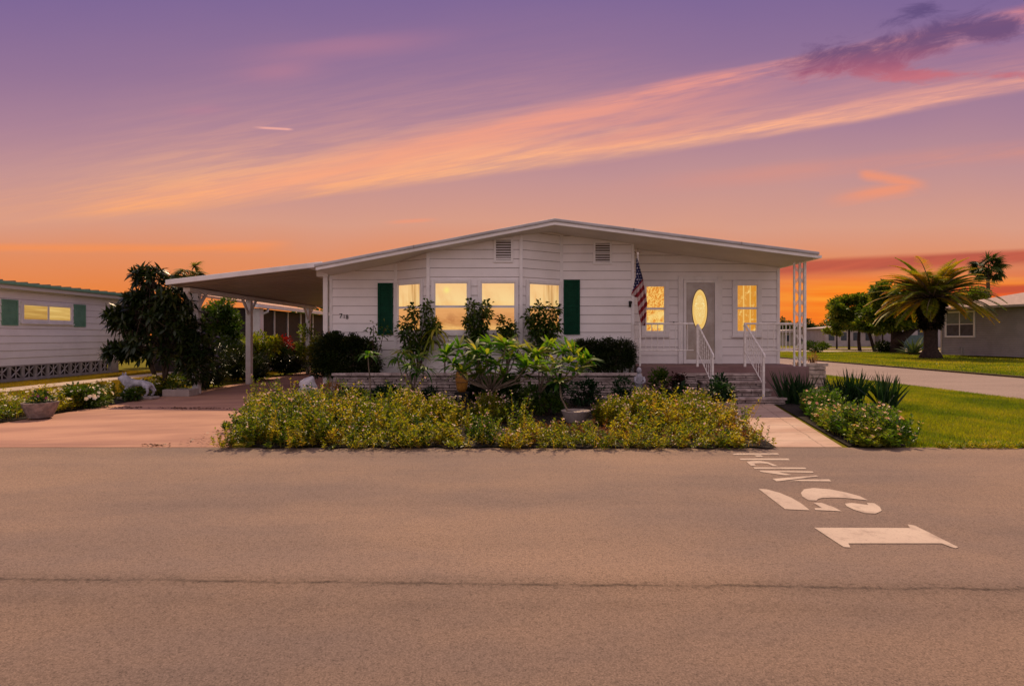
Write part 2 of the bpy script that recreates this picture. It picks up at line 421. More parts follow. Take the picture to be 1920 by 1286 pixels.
L_IRIS = leafmat('sword_leaf', [(18, 44, 22), (28, 58, 28), (44, 72, 32)], .2)
L_OAK = leafmat('oak_leaf', [(28, 46, 16), (52, 72, 22), (84, 100, 30), (120, 112, 44)], .38, tk=3.2)
L_FAR = leafmat('far_tree_leaf', [(30, 44, 18), (52, 68, 26), (84, 92, 36)], .35, tk=3.0)
L_PALM = leafmat('date_palm_leaflet', [(60, 84, 20), (92, 108, 26), (140, 130, 36), (176, 122, 44)], .38, tk=2.6)
L_SKIRT = leafmat('palm_skirt', [(16, 16, 8), (28, 28, 12), (44, 38, 18)], .08)
L_SABAL = leafmat('fan_palm_leaf', [(34, 52, 20), (58, 78, 28), (84, 92, 40)], .3)
L_GRASS = leafmat('grass_blade', [(70, 94, 14), (100, 120, 18), (140, 142, 28), (178, 154, 56)], .42, tk=2.4)
L_GRASSDRY = leafmat('left_grass_blade', [(96, 88, 18), (126, 108, 24), (150, 120, 34)], .38)
L_AGAVE = leafmat('agave_leaf', [(60, 84, 56), (92, 112, 74), (120, 130, 84)], .1)
F_PINK = leafmat('petal_pink', [(236, 190, 180), (240, 214, 196), (220, 150, 150), (242, 226, 210)], .3, tint=(1, .8, .7))
F_WHITE = leafmat('petal_white', [(240, 232, 214), (232, 220, 190), (244, 226, 190)], .3, tint=(1, .9, .75))
F_MAUVE = leafmat('petal_mauve', [(140, 60, 100), (170, 90, 130)], .3, tint=(1, .7, .9))
F_CREAM = leafmat('petal_cream', [(238, 214, 160), (230, 190, 140), (226, 150, 130), (244, 230, 196)], .3, tint=(1, .85, .6))

def asphalt(name, c1, c2, crack=False):
    m = bpy.data.materials.new(name); m.use_nodes = True; nt = m.node_tree; b = nt.nodes['Principled BSDF']
    g = nt.nodes.new('ShaderNodeNewGeometry'); x, y, z = sep(nt, g.outputs['Position'])
    big = noise(nt, comb(nt, x * .22, y * .45, 0), 1.0, 5, .6).smooth(.35, .65)
    stain = noise(nt, comb(nt, x * .9, y * 1.3, 9.0), 1.0, 6, .65).smooth(.60, .74)
    tyre = noise(nt, comb(nt, x * .12, y * 2.2, 4.0), 1.0, 3, .5).smooth(.35, .7)
    fine = noise(nt, g.outputs['Position'], 110, 3, .8)
    agg = noise(nt, g.outputs['Position'], 52, 5, .82)
    c = mix(nt, big, c1, c2)
    dk = nt.nodes.new('ShaderNodeMix'); dk.data_type = 'RGBA'; dk.blend_type = 'MULTIPLY'; dk.inputs[0].default_value = 1
    k = (fine - .5) * 2.2 + (agg - .5) * 1.9 + 1.02 - tyre * .08
    chips = fine.gt(.735) * .5 + 1.0
    pit = 1.0 - agg.smooth(.58, .68) * .50
    k = k * chips * pit * (1.0 - stain * .10)
    if crack: k = k * (1.0 - (y * -1.0 - x * .023).smooth(-3.35, -2.7) * .13)
    if crack:
        w = noise(nt, comb(nt, x * 1.2, 0, 0), 1.0, 6, .7) * .14 + noise(nt, comb(nt, x * 9.0, 0, 5), 1.0, 3, .6) * .03
        d = (y - 3.12 + x * .023 - w + .08).abs()
        gap = noise(nt, comb(nt, x * 2.6, 3.0, 0), 1.0, 6, .7).smooth(.38, .62)
        line = (1.0 - d.smooth(.003, .024)) * (gap * .8 + .2) * (fine.smooth(.38, .5) * .6 + .4)
        rough_ = noise(nt, comb(nt, x * 30, y * 30, 0), 1.0, 3, .7).smooth(.52, .6) * (1.0 - d.smooth(.01, .10)); k = k * (1.0 - rough_ * .35)
        band = (1.0 - d.smooth(.0, .16)) * .13
        k = k * (1.0 - line * .62) * (1.0 - band)
        w2 = noise(nt, comb(nt, x * .8, 8.0, 0), 1.0, 5, .7) * .2
        d2 = (y - 2.78 + x * .03 - w2).abs()
        k = k * (1.0 - (1.0 - d2.smooth(.01, .10)) * gap * .13)
    kk = comb(nt, k, k, k)
    nt.links.new(c, dk.inputs[6]); nt.links.new(kk, dk.inputs[7]); nt.links.new(dk.outputs[2], b.inputs['Base Color'])
    b.inputs['Roughness'].default_value = .88; b.inputs['Specular IOR Level'].default_value = .25
    bn = nt.nodes.new('ShaderNodeBump'); bn.inputs['Strength'].default_value = .8; bn.inputs['Distance'].default_value = .006
    nt.links.new((agg + fine * .6).s, bn.inputs['Height']); nt.links.new(bn.outputs[0], b.inputs['Normal'])
    return m
ROAD = asphalt('worn_asphalt', (.210, .155, .132, 1), (.30, .205, .150, 1), True)
STREET = asphalt('side_street_asphalt', (.29, .22, .19, 1), (.33, .25, .215, 1))

def ground_mat(name, c1, c2, c3, sc=1.2):
    m = bpy.data.materials.new(name); m.use_nodes = True; nt = m.node_tree; b = nt.nodes['Principled BSDF']
    g = nt.nodes.new('ShaderNodeNewGeometry'); P = g.outputs['Position']
    a = noise(nt, P, sc, 5, .6).smooth(.3, .7); d = noise(nt, P, sc * 14, 4, .7).smooth(.35, .7)
    c = mix(nt, a, lin(c1), lin(c2)); c = mix(nt, d * .5, c, lin(c3)); nt.links.new(c, b.inputs['Base Color'])
    b.inputs['Roughness'].default_value = .95; b.inputs['Specular IOR Level'].default_value = .1
    bn = nt.nodes.new('ShaderNodeBump'); bn.inputs['Strength'].default_value = .7; bn.inputs['Distance'].default_value = .03
    nt.links.new(noise(nt, P, 30, 4, .7).s, bn.inputs['Height']); nt.links.new(bn.outputs[0], b.inputs['Normal'])
    return m
GROUND = ground_mat('turf_ground', (104, 108, 22), (134, 122, 34), (78, 80, 20))

def drive_mat(name, c1, c2, joints=None):
    m = bpy.data.materials.new(name); m.use_nodes = True; nt = m.node_tree; b = nt.nodes['Principled BSDF']
    g = nt.nodes.new('ShaderNodeNewGeometry'); x, y, z = sep(nt, g.outputs['Position'])
    a = noise(nt, comb(nt, x * .5 + y * .35, y * 1.8 - x * .5, 0), 1.0, 4, .55).smooth(.32, .68)
    s = noise(nt, g.outputs['Position'], 2.5, 6, .65).smooth(.55, .8)
    f = noise(nt, g.outputs['Position'], 70, 3, .7)
    c = mix(nt, a, c1, c2); c = mix(nt, s * .3, c, (c1[0] * .7, c1[1] * .62, c1[2] * .62, 1))
    k = (f - .5) * .35 + 1.0
    if joints is not None: k = joints(nt, x, y, k)
    dk = nt.nodes.new('ShaderNodeMix'); dk.data_type = 'RGBA'; dk.blend_type = 'MULTIPLY'; dk.inputs[0].default_value = 1
    nt.links.new(c, dk.inputs[6]); nt.links.new(comb(nt, k, k, k), dk.inputs[7]); nt.links.new(dk.outputs[2], b.inputs['Base Color'])
    b.inputs['Roughness'].default_value = .75; b.inputs['Specular IOR Level'].default_value = .3
    bn = nt.nodes.new('ShaderNodeBump'); bn.inputs['Strength'].default_value = .35; bn.inputs['Distance'].default_value = .01
    nt.links.new(f.s, bn.inputs['Height']); nt.links.new(bn.outputs[0], b.inputs['Normal'])
    return m
def dj(nt, x, y, k):
    j = None
    for yy in (7.12, 10.32, 14.2, 18.0):
        q = 1.0 - (y - yy).abs().smooth(.004, .014); j = q if j is None else j.max(q)
    return k * (1.0 - j * .55)
DRIVE = drive_mat('pink_painted_concrete', (.50, .275, .19, 1), (.36, .19, .14, 1), dj)
def wj(nt, x, y, k):
    # large flagstone pattern stamped in the walk: two families of wavy joints
    n = noise(nt, comb(nt, x, y, 0), 3.0, 4, .6) * .12
    q1 = 1.0 - (((y * 1.55 + n).fract() - .5).abs()).smooth(.010, .035)
    q2 = 1.0 - ((((x - y * .26) * 1.5 + n + .3).fract() - .5).abs()).smooth(.006, .022)
    m2 = noise(nt, comb(nt, x * 2.2, y * 5.0, 1.0), 1.6, 6, .7, .8)
    return k * (1.0 - q1.max(q2) * .36) * (1.0 - m2.smooth(.5, .68) * .20)
WALK = drive_mat('stamped_pink_walk', (.60, .43, .34, 1), (.47, .30, .23, 1), wj)

# ------------------------------------------------------------------ setting: ground, roads, paths
def sheet(name, poly, z, mat):
    m = MB(); m.flat(poly, z); o = m.build(name, mat); tag(o, kind='structure'); return o
def gridded(name, x0, x1, y0, y1, z, mat):
    return sheet(name, [(x0, y0), (x1, y0), (x1, y1), (x0, y1)], z, mat)
gridded('ground', -700, 700, -60, 1300, 0.0, GROUND)
gridded('road', -90, 90, -9, 6.95, .008, ROAD)
DRIVE_POLY = [(-8.2, 6.95), (-3.5, 6.95), (-4.05, 8.0), (-4.75, 10.0), (-4.7, 12.9), (-4.3, 12.9), (-4.3, 21.5), (-8.05, 21.5), (-8.0, 14)]
sheet('driveway', DRIVE_POLY, .012, DRIVE)
WALK_POLY = [(3.30, 6.95), (4.13, 6.95), (4.42, 8.0), (5.33, 11.4), (4.05, 11.4), (3.75, 9.5)]
sheet('walkway', WALK_POLY, .014, WALK)
sheet('side_street', [(11.3, 6.95), (16.7, 6.95), (16.9, 46), (16.9, 58), (10.9, 58), (11.0, 46)], .010, STREET)
sheet('cross_street', [(-60, 58.01), (120, 58.01), (120, 64), (-60, 64)], .009, STREET)
m = MB(); m.box(16.95, 17.07, 6.95, 58, -.02, .06); tag(m.build('street_kerb', pm('dark_kerb', (.07, .045, .035, 1), .9, (.12, .08, .06, 1), 6)), kind='structure')
PATHC = pm('pale_path_concrete', (.55, .44, .34, 1), .85, (.42, .33, .26, 1), 2.0, .3, 40)  # pale warm concrete colour shared by both paths
sheet('side_path', [(-13.75, 8), (-12.75, 8), (-12.35, 22), (-13.3, 22)], .014, PATHC)
sheet('neighbour_path', [(17.4, 50.0), (60, 46), (60, 49.5), (17.2, 55.0)], .013, PATHC)
BEDMAIN = [(-3.30 + .131 * i, 6.92 + .07 * math.sin(i * 1.7) * math.sin(i * .61) - .03 * (i % 3)) for i in range(51)] + [ (3.7, 9.4), (4.0, 11.3), (3.9, 12.38), (-4.3, 12.38), (-4.6, 10.0), (-3.8, 8.0)]
m = MB(); m.flat(BEDMAIN, .030); tag(m.build('bed_soil', SOIL), kind='structure')
BEDLEFT = [(-14, 6.98), (-8.15, 6.98), (-7.95, 13.2), (-8.8, 13.8), (-9.6, 10), (-14, 8.0)]
m = MB(); m.flat([(-10.8, 6.98), (-8.22, 6.98), (-8.02, 13.8), (-8.9, 13.8), (-9.3, 10.0), (-10.4, 8.3)], .022); tag(m.build('bed_soil', SOIL), kind='structure')
m = MB(); m.flat([(4.22, 6.98), (4.95, 6.98), (5.9, 9.4), (7.2, 10.6), (7.3, 12.2), (5.45, 12.2), (5.38, 11.4), (4.48, 8.0)], .024); tag(m.build('bed_soil', SOIL), kind='structure')

# painted road marking: digitised outlines laid out on the ground
def gp(zx, zy):
    px, py = 1300 + zx / 3.2, 820 + zy / 3.2
    D = EYE * F / (py - CY); return ((px - CX) * D / F, D)
GLYPHS = [
    [(725, 550), (1300, 552), (1285, 530), (1330, 538), (1440, 592), (1590, 668), (1575, 675), (1540, 665), (1490, 645), (930, 645), (943, 670), (905, 668), (860, 640)],
    [(390, 315), (440, 318), (520, 340), (590, 370), (645, 402), (700, 445), (550, 438)],
    [(720, 400), (770, 400), (840, 425), (890, 451), (730, 443), (728, 432), (772, 431)],
    [(740, 386), (690, 384), (655, 362), (645, 340), (665, 318), (720, 310), (820, 318), (920, 338), (1000, 360), (1050, 385), (950, 374), (870, 368), (775, 369), (748, 376)],
    [(910, 405), (950, 400), (1050, 413), (1040, 400), (1085, 402), (1120, 425), (1130, 448), (1095, 465), (1030, 462), (960, 440), (920, 420)],
    [(233, 102), (505, 100), (515, 108), (245, 110)], [(365, 112), (405, 112), (422, 122), (378, 122)], [(275, 132), (570, 132), (578, 142), (285, 141)],
    [(320, 153), (345, 148), (400, 147), (450, 155), (510, 178), (478, 178), (445, 163), (400, 161), (366, 162), (375, 178), (345, 175)],
    [(358, 185), (670, 187), (680, 195), (370, 195)],
    [(395, 205), (715, 210), (722, 218), (515, 214), (592, 232), (545, 233), (405, 213)], [(475, 255), (735, 234), (752, 240), (500, 270)], [(575, 268), (640, 260), (815, 258), (828, 270)]]
def worn(name):
    m = bpy.data.materials.new(name); m.use_nodes = True; nt = m.node_tree; b = nt.nodes['Principled BSDF']
    g = nt.nodes.new('ShaderNodeNewGeometry'); P = g.outputs['Position']
    w1 = noise(nt, P, 7, 6, .7).smooth(.50, .70) * .6; w2 = noise(nt, P, 60, 4, .8).smooth(.56, .66) * .6
    c = mix(nt, noise(nt, P, 1.6, 4, .6).smooth(.3, .7), (.60, .48, .39, 1), (.50, .39, .32, 1))
    c = mix(nt, w1.max(w2).clamp(), c, (.26, .18, .15, 1)); nt.links.new(c, b.inputs['Base Color']); b.inputs['Roughness'].default_value = .8
    bn = nt.nodes.new('ShaderNodeBump'); bn.inputs['Strength'].default_value = .5; bn.inputs['Distance'].default_value = .004
    nt.links.new(noise(nt, P, 52, 5, .8).s, bn.inputs['Height']); nt.links.new(bn.outputs[0], b.inputs['Normal']); return m
m = MB()
for gph in GLYPHS: m.flat([gp(*q) for q in gph], .0125)
mk = m.build('road_marking', worn('white_road_paint')); tag(mk, 'white stencilled 15 MPH speed lettering painted on the asphalt', 'road marking')

# ------------------------------------------------------------------ the house
RZ, RF, RB = .913, 11.9, 26.0                 # ridge x, front and back of the roof
RL, RR = -4.2, 6.54
def roof_top(x): return 3.915 - (RZ - x) * .1905 if x < RZ else 3.915 - (x - RZ) * .127
def soffit(x): return roof_top(x) - .135
SID = .2032
def clip_top(poly, fn):
    """clip a (u,z) polygon under the line z = fn(u)"""
    out = []
    n = len(poly)
    for i in range(n):
        a, b = poly[i], poly[(i + 1) % n]; da, db = fn(a[0]) - a[1], fn(b[0]) - b[1]
        if da >= 0: out.append(a)
        if (da >= 0) != (db >= 0):
            t = da / (da - db); out.append((a[0] + (b[0] - a[0]) * t, a[1] + (b[1] - a[1]) * t))
    return out
def siding(mb, A, B, z0, ztop, n, lip=.020, pitch=SID, breaks=(), gap=.009):
    """lapped boards from A to B (xy), ztop a function of distance along the wall; n outward"""
    A = Vector(A); B = Vector(B); u = (B - A).normalized(); Lw = (B - A).length; n = Vector(n)
    bs = [0.0] + [b for b in breaks if 0 < b < Lw] + [Lw]
    zmax = max(ztop(t) for t in bs)
    for s0, s1 in zip(bs[:-1], bs[1:]):
        z = z0
        while z < zmax:
            mb.mi = 1; jp = clip_top([(s0, z - .001), (s1, z - .001), (s1, z + gap + .002), (s0, z + gap + .002)], ztop)  # dark strip below each board stands in for the shade of the lap
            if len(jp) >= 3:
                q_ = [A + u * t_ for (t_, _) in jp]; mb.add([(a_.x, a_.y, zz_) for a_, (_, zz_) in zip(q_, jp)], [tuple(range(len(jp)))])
            mb.mi = 0
            poly = clip_top([(s0, z + gap), (s1, z + gap), (s1, z + pitch), (s0, z + pitch)], ztop)
            if len(poly) >= 3:
                vs = []
                for (t, zz) in poly:
                    k = lip * (1 - (zz - z) / pitch); k = max(k, .001); q = A + u * t + n * k; vs.append((q.x, q.y, zz))
                mb.add(vs, [tuple(range(len(vs)))])
                q0, q1 = A + u * s0, A + u * s1
                lp = lip * (1 - gap / pitch); mb.add([(q0.x + n.x * lp, q0.y + n.y * lp, z + gap), (q1.x + n.x * lp, q1.y + n.y * lp, z + gap), (q1.x, q1.y, z + gap + .001), (q0.x, q0.y, z + gap + .001)], [(0, 1, 2, 3)]) if z + gap < min(ztop(s0), ztop(s1)) else None
            z += pitch

JOINTM = pm('seam_grey', (.28, .25, .25, 1), .7)
H = thing('mobile_home', 'white single storey house with low gable roof, bay window, green shutters and raised porch', 'house', (1.1, 12.9, 0))
MF, PF = 12.92, 13.58       # main wall plane, porch wall plane
BAY = [(-4.21, MF), (-2.70, MF), (-1.86, 12.35), (.20, 12.35), (1.15, MF), (2.81, MF)]
w = MB()
for (a, b) in zip(BAY[:-1], BAY[1:]):
    d = Vector(b) - Vector(a); n = Vector((d.y, -d.x)).normalized()
    fn = (lambda a, d: (lambda t: soffit(a[0] + d.x * t / d.length)))(a, d)
    br = [ (RZ - a[0]) / (b[0] - a[0]) * d.length ] if a[0] < RZ < b[0] else []
    siding(w, a, b, .06, fn, n, breaks=br)
siding(w, (2.81, MF), (2.81, PF), .06, lambda t: soffit(2.81), (1, 0))
siding(w, (2.81, PF), (6.497, PF), .72, lambda t: soffit(2.81 + t), (0, -1))
siding(w, (6.497, PF), (6.497, 25.5), .1, lambda t: soffit(6.49), (1, 0))
siding(w, (-4.21, 25.5), (-4.21, MF), .06, lambda t: soffit(-4.2), (-1, 0))
LAP_SHADE = pm('siding_lap_shade', (.20, .16, .15, 1), .9, (.40, .34, .32, 1), 3)  # shade under the laps, put in as a dark colour
w.build('wall', None, H, mats=[WHITE, LAP_SHADE])
def trim(*b):
    t = MB(); t.box(*b); t.build('corner_trim', TRIM, H)
for (x, y) in BAY[1:-1]: trim(x - .035, x + .035, y - .045, y + .01, .06, soffit(x) - .006)
trim(-4.235, -4.17, MF - .03, MF + .03, .06, soffit(-4.2) - .003)
trim(2.77, 2.835, MF - .03, MF + .03, .06, soffit(2.83) - .003)
trim(6.46, 6.525, PF - .03, PF + .03, .725, soffit(6.52) - .003)
trim(2.838, 2.90, PF - .028, PF - .002, .725, soffit(2.9) - .003)
r = MB()
def band(mb, x0, x1, dz0, dz1, y0, y1):
    mb.prism([(x0, roof_top(x0) + dz0), (RZ, roof_top(RZ) + dz0), (x1, roof_top(x1) + dz0), (x1, roof_top(x1) + dz1), (RZ, roof_top(RZ) + dz1), (x0, roof_top(x0) + dz1)], y0, y1)
band(r, RL - .03, RR + .03, -.068, 0.0, RF - .03, RB)
rf = r.build('roof', ROOFGREY, H, bevel=.018)
r = MB(); band(r, RL, RR, -.135, -.070, RF, RB - .05); r.build('fascia', TRIM, rf)
for xs_ in (-2.1, 2.6, 4.9):
    g = MB(); zt_ = roof_top(xs_); g.box(xs_ - .012, xs_ + .012, RF - .034, RF - .028, zt_ - .072, zt_ - .002); g.build('edge_seam', JOINTM, rf)
g = MB(); g.box(RR - .02, RR + .10, RF + .02, RB - .1, roof_top(RR) - .13, roof_top(RR) - .072); g.build('eave_gutter', TRIM, rf)
s = MB()
band(s, RL + .02, RR - .02, -.1375, -.136, RF + .05, RB - .1); s.build('soffit', SOFFIT, H)
g = MB(); g.box(-4.52, -4.245, MF - .08, 21.4, 2.77, 2.955); g.build('header_beam', TRIM, H, bevel=.01)
g = MB(); g.box(-4.36, -4.255, MF - .10, MF - .0, .3, 2.765); g.build('downspout', TRIM, H, bevel=.01)

def win_mat(name, kind):
    m = bpy.data.materials.new(name); m.use_nodes = True; nt = m.node_tree; nt.nodes.clear()
    tc = nt.nodes.new('ShaderNodeTexCoord'); x, y, z = sep(nt, tc.outputs['UV'])
    o = nt.nodes.new('ShaderNodeTexCoord'); P = o.outputs['Object']
    if kind in ('bay', 'bay_sun_reflection', 'curtain'):  # bay glass: sunset reflection painted into the emission
        wv = noise(nt, comb(nt, x * 2.0, y * 22.0, 0), 1.0, 4, .6, .6)
        top = ramp(nt, y + (noise(nt, P, 2.2, 3, .5) - .5) * .25, [(.45, (254, 204, 122)), (.62, (255, 216, 146)), (1.0, (253, 202, 134))])
        low = ramp(nt, y + (wv - .5) * .45, [(.0, (246, 190, 108)), (.16, (206, 136, 70)), (.3, (226, 158, 90)), (.5, (236, 168, 98))])
        c = mix(nt, y.gt(.47), low, top)
        sil = noise(nt, comb(nt, x * 3.0, y * 5.0, 7.0), 1.0, 5, .6, .5).smooth(.52, .70) * (1.0 - y.smooth(.15, .55)) * .55
        c = mix(nt, sil, c, lin((170, 96, 44)))
        c = mix(nt, noise(nt, comb(nt, x * 1.6 + y * .6, y * 1.2, 3.0), 1.0, 4, .6).smooth(.45, .7) * .35, c, lin((236, 164, 96)))
        if kind == 'bay_sun_reflection':
            g = (((x - .36) / .085).pow(2.0) * -1.0 - ((y - .85) / .062).pow(2.0)).exp()  # mirrored sun disc painted into the glow
            c = mix(nt, g, c, lin((255, 232, 130)))
        if kind == 'curtain':
            f = noise(nt, comb(nt, x * 11, y * .6, 0), 1.0, 3, .6).smooth(.35, .62)
            side = x.smooth(.42, .66)
            c = mix(nt, f * side * .7, c, lin((188, 124, 48)))
            c = mix(nt, (noise(nt, comb(nt, x * 9, y * 1.2, 2), 1.0, 2, .5).smooth(.5, .7)) * (1.0 - side) * .45, c, lin((236, 168, 84)))
    elif kind == 'glow':
        f = noise(nt, comb(nt, x * .8, y * 4, 0), 1.0, 4, .55) + x.gt(.5) * .16 + y * .12 - .10
        c = ramp(nt, f, [(.34, (176, 130, 64)), (.52, (206, 162, 86)), (.66, (232, 192, 112)), (.85, (246, 216, 140))])
    elif kind == 'lace':
        v = nt.nodes.new('ShaderNodeTexVoronoi'); v.feature = 'DISTANCE_TO_EDGE'; v.inputs['Scale'].default_value = 9.0
        ns = noise(nt, P, 5, 3, .6)
        nt.links.new(comb(nt, x * .8 + ns * .5, y * 1.6 + ns * .7, 0), v.inputs['Vector'])
        e = G(nt, v.outputs['Distance']).smooth(.02, .16)
        c = mix(nt, e, lin((255, 206, 104)), lin((226, 138, 30)))
        c = mix(nt, (1.0 - y.smooth(.40, .5)) * noise(nt, P, 6, 2, .5).smooth(.4, .6) * .75, c, lin((255, 220, 130)))
    elif kind == 'panel':
        ns = noise(nt, P, 9, 4, .65)
        st = ((x * 3.0).fract() - .5).abs().smooth(.34, .48)
        c = mix(nt, (ns.smooth(.5, .72)).max(st * .7), lin((222, 146, 40)), lin((255, 214, 120)))
    else:   # oval
        v = nt.nodes.new('ShaderNodeTexVoronoi'); v.inputs['Scale'].default_value = 15.0; v.feature = 'DISTANCE_TO_EDGE'
        nt.links.new(comb(nt, (x - .5).abs() * 1.1, y * 2.2, 0), v.inputs['Vector'])
        e = G(nt, v.outputs['Distance']).smooth(.02, .12)
        ring = ((x - .5).pow(2.0) * 4.0 + (y - .5).pow(2.0) * 4.0)
        c = mix(nt, e.max(ring.smooth(.5, .56)), lin((255, 232, 160)), lin((240, 190, 96)))
        c = mix(nt, ring.smooth(.6, .98) * .5, c, lin((244, 206, 124)))
    em = nt.nodes.new('ShaderNodeEmission'); nt.links.new(c, em.inputs[0]); em.inputs[1].default_value = .96
    gl = nt.nodes.new('ShaderNodeBsdfGlossy'); gl.inputs['Roughness'].default_value = .05; gl.inputs[0].default_value = (.8, .8, .8, 1)
    ms = nt.nodes.new('ShaderNodeMixShader'); ms.inputs[0].default_value = .05
    nt.links.new(em.outputs[0], ms.inputs[1]); nt.links.new(gl.outputs[0], ms.inputs[2])
    ou = nt.nodes.new('ShaderNodeOutputMaterial'); nt.links.new(ms.outputs[0], ou.inputs[0])
    return m
WM = {k: win_mat('glowing_glass_' + k, k) for k in ('bay', 'bay_sun_reflection', 'curtain', 'glow', 'lace', 'panel', 'oval')}
DARKGLASS = pm('dark_window_glass', (.05, .06, .075, 1), .15, (.08, .09, .11, 1), 3, spec=.15)

def pane(name, p, ux, n, u0, u1, d, z0, z1, mat, parent):
    me = bpy.data.meshes.new(name); q = [p + ux * u + n * d for u in (u0, u1)]
    org = (q[0] + q[1]) / 2
    vs = [(q[0].x, q[0].y, z0), (q[1].x, q[1].y, z0), (q[1].x, q[1].y, z1), (q[0].x, q[0].y, z1)]
    me.from_pydata([(a - org.x, b - org.y, c - z0) for a, b, c in vs], [], [(0, 1, 2, 3)])
    uv = me.uv_layers.new(name='UVMap'); 
    for i, c in enumerate([(0, 0), (1, 0), (1, 1), (0, 1)]): uv.data[i].uv = c
    return link(name, me, mat, parent, (org.x, org.y, z0))
def window(p, ux, n, u0, u1, z0, z1, mat, parent, casing=.07, mid=True, vert=False, sill=True, fr=TRIM, label=None, midz=.5):
    """double hung window standing on the wall plane p + ux*u, n outward"""
    f = MB(); d = .035
    f.obox(p, ux, n, u0 - casing, u0, 0, d + .02, z0 - casing, z1 + casing); f.obox(p, ux, n, u1, u1 + casing, 0, d + .02, z0 - casing, z1 + casing)
    f.obox(p, ux, n, u0, u1, 0, d + .018, z1, z1 + casing); f.obox(p, ux, n, u0, u1, 0, d + .018, z0 - casing, z0)
    o = f.build('window', fr, parent, bevel=.006)
    if label: o['label'] = label
    s = MB(); k = .022
    s.obox(p, ux, n, u0, u0 + k, .02, d + .004, z0, z1); s.obox(p, ux, n, u1 - k, u1, .02, d + .004, z0, z1)
    s.obox(p, ux, n, u0 + k, u1 - k, .02, d + .003, z1 - k, z1); s.obox(p, ux, n, u0 + k, u1 - k, .02, d + .003, z0, z0 + k)
    zm = z0 + (z1 - z0) * midz
    if mid: s.obox(p, ux, n, u0 + k, u1 - k, .02, d + .010, zm - .026, zm + .026)
    if vert: s.obox(p, ux, n, (u0 + u1) / 2 - .03, (u0 + u1) / 2 + .03, .02, d + .012, z0 + k, z1 - k)
    s.build('sash', fr, o)
    pane('pane', p, ux, n, u0 + k * .5, u1 - k * .5, .026, z0 + k * .5, z1 - k * .5, mat, o)
    if sill:
        q = MB(); q.obox(p, ux, n, u0 - casing - .02, u1 + casing + .02, 0, d + .05, z0 - casing - .035, z0 - casing - .001); q.build('sill', fr, o)
    return o
X = Vector((1, 0)); NF = Vector((0, -1)); O0 = Vector((0, 0))
def wf(P): return Vector((0, P))
dL = (Vector(BAY[2]) - Vector(BAY[1])); nL = Vector((dL.y, -dL.x)).normalized(); uL = dL.normalized()
dR = (Vector(BAY[4]) - Vector(BAY[3])); nR = Vector((dR.y, -dR.x)).normalized(); uR = dR.normalized()
ZB, ZT = 1.515, 2.585
window(Vector(BAY[1]), uL, nL, dL.length * .11, dL.length * .80, ZB, ZT, WM['curtain'], H, label='narrow angled glowing window at the left end of the bay', midz=.5)
window(wf(12.35), X, NF, -1.716, -.982, ZB, ZT, WM['bay_sun_reflection'], H, label='wide window left of the bay centre, glowing with a painted sunset and sun disc')
window(wf(12.35), X, NF, -.686, .071, ZB, ZT, WM['bay'], H, label='wide window right of the bay centre, glowing with a painted sunset reflection')
window(Vector(BAY[3]), uR, nR, dR.length * .17, dR.length * .93, ZB, ZT, WM['curtain'], H, label='angled glowing window at the right end of the bay')
window(wf(PF), X, NF, 3.255, 3.724, 1.504, 2.624, WM['lace'], H, casing=.10, label='narrow lit porch window behind the flag')
window(wf(PF), X, NF, 5.47, 5.977, 1.504, 2.65, WM['panel'], H, casing=.10, label='narrow lit porch window right of the door')

def shutter(x0, x1, z0, z1, y, mat, parent, ux=X, n=NF, p=None):
    p = wf(y) if p is None else p
    f = MB(); k = .045
    f.obox(p, ux, n, x0, x0 + k, .0, .045, z0, z1); f.obox(p, ux, n, x1 - k, x1, .0, .045, z0, z1)
    for (a, b) in ((z0, z0 + k), (z1 - k, z1), ((z0 + z1) / 2 - k / 2 + .02, (z0 + z1) / 2 + k / 2 + .02)): f.obox(p, ux, n, x0 + k, x1 - k, .0, .043, a, b)
    f.obox(p, ux, n, x0 + k, x1 - k, .0, .022, z0 + k, z1 - k)
    z = z0 + k + .012
    while z < z1 - k - .03:
        if abs(z - (z0 + z1) / 2) > .06:
            f.obox(p, ux, n, x0 + k, x1 - k, .022, .032, z, z + .012)
        z += .036
    return f.build('shutter', mat, parent)
shutter(-3.11, -2.76, 1.425, 2.627, MF, GREEN, H); shutter(1.20, 1.574, 1.437, 2.70, MF, GREEN, H)
def vent(x0, x1, z0, z1, y):
    f = MB(); c = .05
    f.box(x0 - c, x0, y - .04, y, z0 - c, z1 + c); f.box(x1, x1 + c, y - .04, y, z0 - c, z1 + c)
    f.box(x0, x1, y - .038, y, z1, z1 + c); f.box(x0, x1, y - .038, y, z0 - c, z0)
    n = 8
    for i in range(n):
        z = z0 + (z1 - z0) * (i + .5) / n; h = (z1 - z0) / n * .62
        f.add([(x0, y - .034, z - h / 2), (x1, y - .034, z - h / 2), (x1, y - .012, z + h / 2), (x0, y - .012, z + h / 2)], [(0, 1, 2, 3)])
    o = f.build('gable_vent', TRIM, H)
    b = MB(); b.add([(x0, y - .006 - .016, z0), (x1, y - .006 - .016, z0), (x1, y - .022, z1), (x0, y - .022, z1)], [(0, 1, 2, 3)])
    b.v = [(a, bb + .004, c_) for a, bb, c_ in b.v]; b.build('vent_cavity', pm('vent_dark', (.10, .075, .055, 1), .9), o)
vent(-.355, -.024, 3.08, 3.53, 12.35); vent(1.933, 2.268, 3.11, 3.55, MF)

